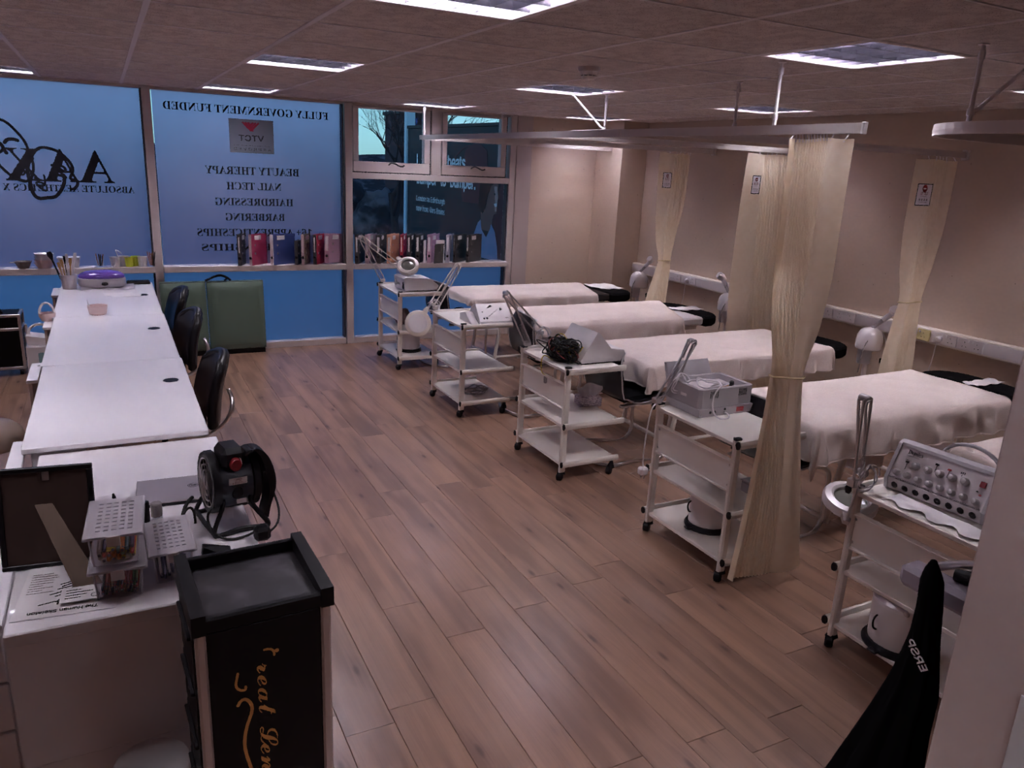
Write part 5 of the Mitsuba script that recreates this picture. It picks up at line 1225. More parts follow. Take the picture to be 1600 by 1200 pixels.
M6f = axes(M6[:3, 3] if isinstance(M6, np.ndarray) else np.array(M6)[:3, 3], ey5, zF, out * sgn)
def mark5(nm, poly, u, v, bs, h=0.0008):
    Mx = np.array(M6).copy(); Mx[:3, 2] = out * sgn; Mx[:3, 0] = ey5; Mx[:3, 1] = zF
    m = extrude(poly, h)
    return part(t, nm, xf(m, Mx @ np.array(rotz(0, (u, v, 0)))), bs, False)
mark5('lettering', fit(text_poly(serif('Depilex'), 1.0), 0.062, 0.021), 0.048, 0.112, 'letter_dark')
mark5('rule', sbox(0, 0, 0.055, 0.0009), 0.048, 0.108, 'letter_dark')
mark5('stripe', sbox(0.016, 0.0045, L5 - 0.022, 0.0062), 0, 0, 'logo_ink')
mark5('stripe', sbox(0.016, 0.0085, L5 - 0.022, 0.0095), 0, 0, 'logo_ink')
for (u, v, bs) in ((0.062, 0.082, 'black_plastic'), (0.172, 0.112, 'black_plastic'), (0.222, 0.108, 'dark_red')):
    mark5('slider', sbox(-0.006, -0.003, 0.006, 0.004), u, v, bs, 0.006)
    mark5('slot', sbox(-0.001, -0.03, 0.001, -0.003), u, v, 'logo_ink')
mark5('switch', sbox(-0.010, -0.011, 0.010, 0.011), 0.352, 0.098, 'red_plastic', 0.006)
mark5('indicator', Point(0, 0).buffer(0.0035), 0.342, 0.068, 'black_plastic', 0.002)
mark5('indicator', Point(0, 0).buffer(0.0045), 0.356, 0.058, 'dark_red', 0.003)
mark5('scale_marks', unary_union([sbox(0.262 + 0.007 * k, 0.110, 0.265 + 0.007 * k, 0.118) for k in range(3)] + [sbox(0.268, 0.102, 0.270, 0.106), sbox(0.050, 0.090, 0.072, 0.0915)]), 0, 0, 'logo_ink')
part(t, 'handle', tube(smooth_path([a0 + ex5 * 0.155 + ey5 * 0.12 + [0, 0, TS + 0.160], a0 + ex5 * 0.165 + ey5 * 0.13 + [0, 0, TS + 0.186], a0 + ex5 * 0.165 + ey5 * 0.33 + [0, 0, TS + 0.186], a0 + ex5 * 0.155 + ey5 * 0.35 + [0, 0, TS + 0.155]]), 0.0075, 8), 'device_grey', True)
P = np.zeros((22, 12, 3))
for i in range(22):
    for j in range(12):
        y, x = 1.78 - 0.45 * i / 21, 2.60 + 0.105 * j / 11 + 0.02 * math.sin(i * 1.1) * (j < 2)
        P[i, j] = (x, y, TS + 0.001 + 0.012 * float(meshkit.noise(np.array([x * 30, y * 16, 0.0]))))
single('paper_towel', grid(P[:, ::-1]), 'paper', 'crumpled white paper towel along the edge of the nearest trolley top', 'paper towel', smooth=True)

# ------------------------------------------------------------------ bins, tissue box, coil on the lower shelves
def bin_(x, y, lab, r=0.105, h=0.225):
    t = thing('pedal_bin', lab, 'bin', 'white pedal bins on the trolleys')
    z = 0.1185
    part(t, 'body', lathe([(0.001, z + 0.012), (r * 0.97, z + 0.012), (r * 1.0, z + h - 0.03), (r * 0.99, z + h - 0.025)], 32, (x, y, 0)), 'device_white')
    part(t, 'base_ring', lathe([(0.001, z), (r * 1.13, z), (r * 1.15, z + 0.008), (r * 1.06, z + 0.026), (r * 0.9, z + 0.028)], 32, (x, y, 0)), 'black_plastic')
    part(t, 'lid', lathe([(r * 1.01, z + h - 0.032), (r * 1.02, z + h - 0.018), (r * 0.9, z + h - 0.004), (0.001, z + h)], 32, (x, y, 0)), 'white_plastic')
    part(t, 'pedal', rbox(x - r * 1.35, x - r * 1.0, y - 0.02, y + 0.02, z + 0.006, z + 0.016, 0.003), 'black_plastic', False)
    part(t, 'handle', tube(smooth_path([(x - r * 0.98, y + 0.03, z + h - 0.08), (x - r * 1.14, y + 0.028, z + h - 0.09), (x - r * 1.14, y + 0.026, z + h - 0.125), (x - r * 0.98, y + 0.024, z + h - 0.14)]), 0.004, 6), 'black_plastic', True)
bin_(2.505, 6.93, 'white pedal bin on the bottom shelf of the window trolley, behind a lamp head', 0.10)
bin_(2.685, 2.80, 'white pedal bin on the trolley under the grey machine')
bin_(2.690, 1.66, 'large white pedal bin on the nearest trolley, partly behind the black coat', 0.118, 0.225)
t = thing('cloth_bundle', 'dark crumpled cloth bundle on the middle shelf of the window trolley', 'cloth')
def blob(c, s, seed, amp=0.25, n=3):
    m = trimesh.creation.icosphere(subdivisions=n)
    v = m.vertices
    k = 1 + amp * (meshkit.fbm(v * 2.6 + seed, 4) - 0.5) * 2
    m.vertices = v * k[:, None] * np.array(s) + np.array(c)
    m.vertices[:, 2] = np.maximum(m.vertices[:, 2], c[2] - s[2] * 0.62)
    return m
part(t, 'cloth', blob((2.47, 7.02, 0.425), (0.085, 0.11, 0.09), 3.0, 0.35), mat('cloth_brown', (104, 84, 84), 0.95), True)
part(t, 'cloth', blob((2.56, 6.84, 0.415), (0.075, 0.075, 0.075), 9.0, 0.35), mat('cloth_grey', (110, 106, 116), 0.95), True)
t = thing('tissue_box', 'patterned tissue box with tissues on the middle shelf of the lead heap trolley', 'tissue box')
MB_ = rotz(-0.18, (2.70, 4.13, 0.369))
def damask(p, n, uv):
    m = noise(p.x * 150.0, p.y * 150.0, p.z * 150.0)
    return mix(lin((190, 176, 184)), lin((120, 104, 118)), smoothstep(0.45, 0.6, m))
mat('damask_card', mikit.proc(damask), 0.5)
part(t, 'box', xf(rbox(0, 0.155, 0, 0.115, 0, 0.062, 0.002), MB_), 'damask_card', False)
P = np.zeros((9, 15, 3))
for i in range(9):
    for j in range(15):
        v, s = i / 8, j / 14 - 0.5
        q = np.array(MB_) @ np.array([0.075 + s * (0.10 + 0.12 * v) + 0.02 * v, 0.057 + 0.02 * math.sin(s * 9 + v * 2) * (0.4 + v) , 0.060 + 0.085 * v * (1 - 0.5 * abs(s)), 1])
        P[i, j] = q[:3]
part(t, 'tissue', grid(P), 'paper', True)
rg = np.random.RandomState(5)
cp = []
for k in range(70):
    a = k * 0.62; R = 0.075 + 0.02 * rg.uniform(-1, 1)
    cp.append((2.535 + R * 1.25 * math.cos(a) + 0.01 * rg.uniform(-1, 1), 5.44 + R * 0.8 * math.sin(a) + 0.015 * rg.uniform(-1, 1), 0.1215 + 0.04 * rg.uniform(0, 1) * (0.3 + 0.7 * k / 70)))
single('cable_coil', tube(smooth_path(cp, 4), 0.0035, 6), 'wire_grey', 'coil of grey cable on the bottom shelf of the second trolley from the window', 'cable', smooth=True)
t = thing('small_device', 'small grey box on the middle shelf beside the hanging curtain', 'box')
part(t, 'body', rbox(2.74, 2.84, 2.58, 2.66, 0.369, 0.425, 0.006), 'device_dark_grey', False)
part(t, 'lid', rbox(2.738, 2.842, 2.578, 2.662, 0.4255, 0.435, 0.003), 'device_grey', False)

# ------------------------------------------------------------------ treatment beds and towels
def bed(n, x0, x1, y0, y1, xh, paper, label, flat_end=False):
    t = thing('treatment_bed', label, 'treatment bed', 'treatment beds in a row')
    z1 = 0.668
    part(t, 'mattress', rbox(x0 + 0.02, x1 + 0.07, y0 + 0.02, y1 - 0.02, z1 - 0.085, z1 - 0.012, 0.025), 'white_plastic' if n in (2, 4) else 'black_leather', 30)
    # black padded head end with rounded corners
    yc = (y0 + y1) / 2
    hw = (y1 - y0) / 2 - 0.01
    pts = [(x1 + 0.075, yc - hw)] + [(xh - 0.20 + 0.20 * math.sin(a), yc - (hw - 0.20) - 0.20 * math.cos(a)) for a in np.linspace(0, PI / 2, 8)] + [(xh - 0.20 + 0.20 * math.cos(a), yc + (hw - 0.20) + 0.20 * math.sin(a)) for a in np.linspace(0, PI / 2, 8)] + [(x1 + 0.075, yc + hw)]
    hd = Polygon(pts)
    body = hull([(x, y, z) for (q, z) in ((hd.buffer(-0.02), z1 - 0.10), (hd, z1 - 0.08), (hd, z1 - 0.025), (hd.buffer(-0.02), z1 - 0.008)) for (x, y) in q.exterior.coords])
    part(t, 'headrest', body, 'black_fabric', 40)
    part(t, 'couch_frame', rbox(x0 + 0.10, x1 + 0.02, y0 + 0.05, y1 - 0.05, z1 - 0.125, z1 - 0.088, 0.004), 'white_metal', False)
    for x in (x0 + 0.35, x1 - 0.25):
        for y in (y0 + 0.07, y1 - 0.07):
            part(t, 'leg', tube([(x, y, z1 - 0.12), (x - 0.08, y, 0.03)], 0.018, 8), 'white_metal', True)
        part(t, 'stretcher', tube([(x - 0.08, y0 + 0.07, 0.05), (x - 0.08, y1 - 0.07, 0.05)], 0.016, 8), 'white_metal', True)
    part(t, 'side_rail', tube([(x0 + 0.27, y0 + 0.07, 0.06), (x1 - 0.33, y0 + 0.07, 0.06)], 0.014, 8), 'white_metal', True)
    part(t, 'lift_motor', rbox((x0 + x1) / 2 - 0.12, (x0 + x1) / 2 + 0.12, yc - 0.09, yc + 0.09, 0.20, 0.36, 0.02), 'device_white', 30)
    if paper:
        pa = (xh - 0.30, yc + 0.0)
        P = np.zeros((8, 10, 3))
        for i in range(8):
            for j in range(10):
                P[i, j] = (pa[0] + 0.30 * j / 9, pa[1] + paper[1] * (i / 7 - 0.5) + paper[0], z1 + 0.001 + 0.006 * math.sin(j * 1.7 + i))
        single('paper_pad', grid(P[::-1], 0.004), 'paper', f'white paper laid over the black headrest of {paper[2]}', 'paper', smooth=True)
    return t

def towel(x0, x1, y0, y1, label, near=0.2, far=0.12, foot=0.22, head=0.01, seed=0, nx=150, ny=80, head_slant=0.0, z=0.692, zmin=0.05, r=0.05):
    us = np.linspace(-foot, (x1 - x0) + head, nx)
    vs = np.linspace(-near, (y1 - y0) + far, ny)
    U, V = np.meshgrid(us, vs, indexing='ij')
    W, Hh = x1 - x0, y1 - y0
    du = np.where(U < 0, U, np.where(U > W, U - W, 0)); dv = np.where(V < 0, V, np.where(V > Hh, V - Hh, 0))
    d = np.hypot(du, dv)
    nxv, nyv = du / np.maximum(d, 1e-9), dv / np.maximum(d, 1e-9)
    out = r * (1 - np.exp(-d / r)); drop = np.maximum(d - out * 0.9, 0)
    bx, by = np.clip(U, 0, W), np.clip(V, 0, Hh)
    # rounded plan corner at the foot
    p3 = np.stack([U * 2.2, V * 2.2, np.full_like(U, seed * 3.7)], -1)
    wr = meshkit.fbm(p3, 3, seed) - 0.5
    p4 = np.stack([U * 5.0, V * 9.0, np.full_like(U, seed * 1.3)], -1)
    wr2 = meshkit.fbm(p4, 3, seed + 9) - 0.5
    per = np.where(np.abs(dv) > 0, U, V + 3.0)
    fold = np.sin(per * 17.0 + 3 * wr * 6 + seed) * 0.018 + np.sin(per * 41.0 + seed * 2 + 8 * wr2) * 0.006
    corner_fold = np.where((np.abs(du) > 0) & (np.abs(dv) > 0), np.sin(np.arctan2(dv, du) * 7.0) * 0.018, 0)
    amp = np.clip(drop / 0.12, 0, 1)
    o2 = out + (fold + corner_fold) * amp + 0.05 * drop
    X = x0 + bx + nxv * o2
    Y = y0 + by + nyv * o2
    Z = z - drop - 0.25 * out * (d > 0) * 0 + 0.016 * wr * np.exp(-d / 0.03) + 0.013 * wr2
    edge = np.minimum(np.minimum(bx, W - bx), np.minimum(by, Hh - by))
    Z -= 0.022 * np.exp(-edge / 0.035)
    X = X + head_slant * (by / Hh - 0.5) * np.clip((U / W), 0, 1.2)
    Zmin = np.where(d > 0, 0.02, 0)
    P = np.stack([X, Y, np.maximum(Z, zmin + 0.02 * (Z - zmin))], -1)
    # the outline of the cloth is a little uneven
    m = grid(P, 0.007)
    t = thing('bed_towel', label, 'towel', 'towels spread over the treatment beds')
    part(t, 'cloth', m, 'towel', True)
    rim = np.concatenate([P[:, 0], P[-1, 1:], P[-2::-1, -1], P[0, -2:0:-1]])
    keep = rim[::2]
    part(t, 'hem', tube(keep, 0.0055, 5, closed=True), 'towel', True)
    return t
bed(1, 3.02, 4.52, 6.58, 7.25, 4.93, (0.10, 0.36, 'the bed nearest the windows'), 'treatment bed nearest the windows under a white towel')
towel(3.02, 4.50, 6.58, 7.25, 'white towel covering the bed nearest the windows', near=0.15, far=0.1, foot=0.11, seed=1, head_slant=0.22)
bed(2, 3.00, 4.66, 5.28, 6.06, 4.97, (0.0, 0.16, 'the second bed from the windows'), 'treatment bed, second from the windows, its black headrest pointing at the trunking')
towel(3.00, 4.62, 5.28, 6.06, 'cream towel on the second bed from the windows, hanging low along its side', near=0.21, far=0.12, foot=0.12, seed=2, head_slant=0.35, zmin=0.50)
bed(3, 3.15, 4.84, 3.98, 4.68, 5.17, None, 'treatment bed in the middle, passing behind the hanging curtain')
towel(3.15, 4.84, 3.98, 4.68, 'towel on the middle bed with one corner hanging beside the chair', near=0.20, far=0.14, foot=0.20, seed=3, zmin=0.485)
bed(4, 3.22, 4.86, 2.64, 3.30, 5.22, (-0.05, 0.10, 'the bed behind the nearest trolley'), 'treatment bed behind the nearest trolley and the hanging curtain')
towel(3.22, 4.84, 2.64, 3.30, 'big pale towel on the bed behind the nearest trolley, one corner hanging low', near=0.24, far=0.12, foot=0.24, seed=4)
bed(5, 3.62, 5.0, 1.45, 2.14, 5.25, None, 'treatment bed cut off by the partition wall')
towel(3.62, 5.0, 1.45, 2.14, 'white towel folded over the rounded foot of the bed beside the partition wall', near=0.2, far=0.16, foot=0.09, seed=5, z=0.705)

# ------------------------------------------------------------------ cantilever chairs at the foot of the beds
def shell_chair():
    t = thing('cantilever_chair', 'x', 'chair', 'black cantilever chairs at the foot of the beds')
    prof = smooth_path([(-0.02, 0, 0.80), (-0.045, 0, 0.70), (-0.02, 0, 0.55), (0.03, 0, 0.45), (0.12, 0, 0.405), (0.28, 0, 0.42), (0.40, 0, 0.435), (0.435, 0, 0.415)], 4)
    n, m = len(prof), 13
    P = np.zeros((n, m, 3))
    for i in range(n):
        v = i / (n - 1)
        for j in range(m):
            s = -1 + 2 * j / (m - 1)
            w = 0.235 * (1 - 0.22 * max(0, 0.25 - v) / 0.25 * abs(s) ** 2)
            P[i, j] = (prof[i, 0] + 0.05 * s * s * (v < 0.5) * (0.5 - v) * 2, s * w, prof[i, 2] + 0.03 * s * s * (v >= 0.5) - 0.10 * s * s * max(0, 0.16 - v) * 2)
    sh = part(t, 'shell', grid(P, -0.016), 'black_leather', 50)
    rim = np.concatenate([P[:, 0], P[-1, 1:], P[-2::-1, -1], P[0, -2:0:-1]])
    scene[f'{sh}__edging'] = mikit.ply(tube(rim[::2], 0.006, 6, closed=True), 'chrome', True)
    part(t, 'seat_pad', hull([(x, y, z) for x, y, z in [(0.06, -0.18, 0.425), (0.06, 0.18, 0.425), (0.38, -0.19, 0.445), (0.38, 0.19, 0.445), (0.08, -0.16, 0.455), (0.08, 0.16, 0.455), (0.36, -0.17, 0.468), (0.36, 0.17, 0.468)]]), 'black_fabric', 40)
    q = []
    for s in (-1, 1):
        q.append([(0.05, s * 0.17, 0.405), (0.36, s * 0.20, 0.40), (0.42, s * 0.21, 0.37), (0.43, s * 0.21, 0.20), (0.43, s * 0.21, 0.06), (0.40, s * 0.21, 0.018), (0.20, s * 0.21, 0.013), (-0.06, s * 0.21, 0.013)])
    path = q[0] + [(-0.10, -0.15, 0.013), (-0.10, 0.15, 0.013)] + q[1][::-1]
    part(t, 'frame', tube(smooth_path(path, 4), 0.0125, 8), 'chrome', True)
    return t
ch = shell_chair()
CH = [(2.76, 6.86, 0.10, 'black chair at the foot of the bed nearest the windows'), (2.83, 5.24, -0.05, 'black shell chair tucked behind the cable coil trolley'), (2.87, 4.14, 0.0, 'black shell chair with a chrome frame behind the lead heap trolley'), (2.97, 2.86, 0.08, 'black chair half hidden by the hanging curtain')]
for x, y, a, lab in CH[1:]:
    copy_thing(ch, rotz(a, (x, y, 0)), lab)
labels[ch]['label'] = CH[0][3]
move_thing(ch, rotz(CH[0][2], (CH[0][0], CH[0][1], 0)))

# ------------------------------------------------------------------ facial steamers by the wall
def steamer(x, y, aim, tip, lab):
    t = thing('facial_steamer', lab, 'facial steamer', 'white facial steamers by the wall')
    for k in range(5):
        a = 2 * PI * k / 5
        e = (x + 0.20 * math.cos(a), y + 0.20 * math.sin(a))
        part(t, 'leg', hull([(x, y + 0.018, 0.10), (x, y - 0.018, 0.10), (x + 0.018, y, 0.10), (x, y, 0.05), (e[0], e[1], 0.05), (e[0], e[1] + 0.01, 0.0), (e[0] + 0.01, e[1], 0.0)]), 'white_plastic', False)
    part(t, 'pole', lathe([(0.018, 0.09), (0.018, 0.64)], 14, (x, y, 0)), 'white_plastic')
    part(t, 'jar', lathe([(0.001, 0.585), (0.045, 0.585), (0.050, 0.60), (0.050, 0.70)], 24, (x - 0.03, y, 0)), 'clear_plastic')
    part(t, 'body', lathe([(0.001, 0.695), (0.088, 0.695), (0.094, 0.705), (0.096, 0.76), (0.090, 0.80), (0.072, 0.835), (0.04, 0.855), (0.001, 0.86)], 30, (x, y, 0)), 'white_plastic', 50)
    b = np.array([x, y, 0.845]); tp = np.array(tip)
    d = (tp - b) / np.linalg.norm(tp - b)
    part(t, 'arm', tube([b, b + (tp - b) * 0.55], 0.014, 10), 'device_dark_grey', True)
    part(t, 'nozzle_tube', tube([b + (tp - b) * 0.5, b + (tp - b) * 0.98], 0.020, 12), 'frosted_plastic', True)
    ad = np.array(aim); ad = ad / np.linalg.norm(ad)
    part(t, 'nozzle', tube([tp - ad * 0.03 - d * 0.01, tp + ad * 0.0, tp + ad * 0.035, tp + ad * 0.05], [0.020, 0.034, 0.036, 0.028], 16), 'white_plastic', 40)
    part(t, 'lead', tube(smooth_path([(x - 0.06, y - 0.05, 0.79), (x - 0.105, y - 0.04, 0.70), (x - 0.10, y - 0.03, 0.58), (x - 0.10, y - 0.02, 0.52)]), 0.004, 6), 'wire_grey', True)
    part(t, 'lead', tube(smooth_path([(x + 0.03, y - 0.07, 0.84), (x + 0.075, y - 0.09, 0.74), (x + 0.07, y - 0.085, 0.63)]), 0.0035, 6), 'white_plastic', True)
    part(t, 'plug', rbox(x + 0.05, x + 0.085, y - 0.10, y - 0.07, 0.595, 0.635, 0.008), 'black_plastic', 30)
steamer(5.05, 6.76, (-0.5, -0.3, 0.35), (5.14, 6.70, 0.985), 'white facial steamer beside the far corner pillar')
steamer(5.06, 5.37, (-0.6, 0.2, 0.4), (5.03, 5.46, 0.99), 'white facial steamer left of the curtain with the glossy folds')
steamer(5.03, 3.80, (-0.5, -0.3, 0.3), (5.12, 3.70, 0.995), 'white facial steamer in front of the tied back curtain near the sockets')

# ------------------------------------------------------------------ wall trunking and sockets
t = thing('wall_trunking', 'white socket trunking running along the right wall', 'trunking')
part(t, 'channel', rbox(5.352, XR - 0.0005, 2.0, 7.318, 0.772, 0.884, 0.006), 'white_metal', False)
part(t, 'cover', rbox(5.348, 5.353, 2.0, 7.31, 0.786, 0.870, 0.002), 'socket_white', False)
def socket(y0, y1, lab, bs='socket_white', n=2, plug=None):
    t = thing('wall_socket', lab, 'socket', 'sockets on the wall trunking')
    part(t, 'plate', rbox(5.336, 5.3475, y0, y1, 0.788, 0.872, 0.004), bs, False)
    for k in range(n):
        c = y0 + (y1 - y0) * (k + 0.5) / n
        for (dy, dz, w, h) in ((0, 0.018, 0.004, 0.010), (-0.013, -0.012, 0.008, 0.004), (0.013, -0.012, 0.008, 0.004)):
            part(t, 'pin_hole', rbox(5.3352, 5.337, c + dy - w / 2, c + dy + w / 2, 0.826 + dz - h / 2, 0.826 + dz + h / 2, 0.0003), 'black_plastic', False)
        part(t, 'rocker', rbox(5.331, 5.337, c - 0.007 + (0.03 if k == 0 else -0.03), c + 0.007 + (0.03 if k == 0 else -0.03), 0.845, 0.862, 0.002), 'white_plastic', False)
socket(4.43, 4.52, 'single socket on the trunking just right of the hanging curtain', n=1)
socket(4.20, 4.41, 'double socket on the trunking left of the steamer near the sockets')
socket(3.535, 3.64, 'yellowed single socket right of the tied back curtain', 'socket_yellow', 1)
socket(3.325, 3.515, 'double socket with a white plug pushed in')
socket(3.13, 3.31, 'empty double socket, nearest along the trunking')
socket(6.42, 6.60, 'double socket on the trunking in the far bay behind the first tied curtain')
socket(6.18, 6.38, 'double socket with a plug in the far bay')
for (y, lab) in ((3.455, 'white plug with a lead going down behind the nearest bed'), (6.30, 'white plug with a lead in the far bay of the trunking')):
    t = thing('wall_plug', lab, 'plug')
    part(t, 'body', lathe([(0.001, 0.032), (0.014, 0.03), (0.024, 0.02), (0.026, 0.0)], 16), 'white_plastic') if False else part(t, 'body', xf(lathe([(0.001, 0.032), (0.014, 0.030), (0.024, 0.018), (0.026, 0.0)], 16), axes((5.335, y, 0.826), (0, 1, 0), (0, 0, 1), (-1, 0, 0))), 'white_plastic')
    part(t, 'lead', tube(smooth_path([(5.315, y, 0.81), (5.31, y + 0.005, 0.72), (5.315, y + 0.02, 0.60), (5.32, y + 0.06, 0.45), (5.36, y + 0.08, 0.30)]), 0.004, 6), 'white_plastic', True)

# ------------------------------------------------------------------ curtain tracks
def track_profile(p0, p1, w=0.022, h=0.042, z=2.12):
    p0, p1 = np.array(p0, float), np.array(p1, float)
    d = p1 - p0; L = np.linalg.norm(d); d /= L
    n = np.array([-d[1], d[0]])
    sec = [(-w / 2, -h / 2), (w / 2, -h / 2), (w / 2, h / 2), (-w / 2, h / 2), (-w / 2, 0.004), (-w / 2 + 0.002, 0.002), (-w / 2, 0.0)]
    m = extrude(Polygon(sec), L)
    return xf(m, axes((*p0, z), (*n, 0), (0, 0, 1), (*d, 0)) if True else None)
t = thing('curtain_track', 'white ceiling hung curtain track with cross rails to the right wall', 'curtain track')
XA = 2.80
part(t, 'front_rail', track_profile((XA, 2.32), (XA, 7.50)), 'rail_white', False)
part(t, 'cross_rail', track_profile((XA, 7.52), (5.08, 7.52)), 'rail_white', False)
for y in (6.20, 4.88, 3.58):
    part(t, 'cross_rail', track_profile((XA + 0.012, y), (XR - 0.004, y)), 'rail_white', False)
    part(t, 'wall_bracket', rbox(XR - 0.03, XR - 0.001, y - 0.024, y + 0.024, 2.085, 2.155, 0.004), 'rail_white', False)
part(t, 'end_cap', rbox(XA - 0.013, XA + 0.013, 2.308, 2.322, 2.096, 2.144, 0.002), 'white_plastic', False)
part(t, 'joint_sleeve', rbox(XA - 0.014, XA + 0.014, 4.06, 4.62, 2.098, 2.144, 0.002), 'rail_white', False)
def rod(t, x, y, brace=None):
    part(t, 'hanging_rod', lathe([(0.011, 2.19), (0.0085, 2.20), (0.0085, 2.36), (0.013, 2.362), (0.013, 2.392), (0.008, 2.394), (0.008, ZC - 0.006), (0.020, ZC - 0.004), (0.020, ZC - 0.0015)], 12, (x, y, 0)), 'white_plastic', 30)
    part(t, 'rod_foot', lathe([(0.001, 2.141), (0.010, 2.141), (0.010, 2.165), (0.014, 2.167), (0.014, 2.19), (0.001, 2.192)], 12, (x, y, 0)), 'white_plastic', 30)
    if brace:
        part(t, 'brace', tube([(x, y, 2.185), (x + brace[0] * 0.10, y + brace[1] * 0.10, 2.192), (x + brace[0], y + brace[1], ZC - 0.004)], 0.0085, 8), 'white_plastic', True)
        part(t, 'brace_clip', lathe([(0.001, ZC - 0.012), (0.014, ZC - 0.012), (0.018, ZC - 0.0015)], 10, (x + brace[0], y + brace[1], 0)), 'white_plastic', 30)
rod(t, XA, 2.82); rod(t, XA, 7.40); rod(t, 3.22, 4.88, (-0.12, 0.26)); rod(t, 3.70, 7.52); rod(t, 3.25, 3.58)
t2 = thing('curtain_track', 'curved white curtain track reaching in from the right edge of the ceiling', 'curtain track')
cv = [(3.02 + 0.30 * (1 - math.sin(a)) - 0.12, 2.30 - 0.30 * (1 - math.cos(a))) for a in np.linspace(0, PI / 2, 10)]
x0c, y0c = 2.90, 2.22
pathc = [(5.41, y0c), (x0c + 0.36, y0c)] + [(x0c + 0.32 - 0.32 * math.sin(a), y0c - 0.32 + 0.32 * math.cos(a)) for a in np.linspace(0.0, PI / 2, 12)] + [(x0c, 1.2), (x0c, -0.6)]
ls = LineString(pathc).buffer(0.011, cap_style=2, join_style=1)
part(t2, 'rail', xf(extrude(ls, 0.044), rotz(0, (0, 0, 2.10))), 'rail_white', 30)
part(t2, 'lip', xf(extrude(LineString(pathc).buffer(0.013, cap_style=2), 0.003), rotz(0, (0, 0, 2.118))), 'rail_white', 30)
rod(t2, x0c + 0.02, 1.95, (0.62, 0.19))
part(t2, 'wall_bracket', rbox(XR - 0.03, XR - 0.001, y0c - 0.024, y0c + 0.024, 2.085, 2.155, 0.004), 'rail_white', False)

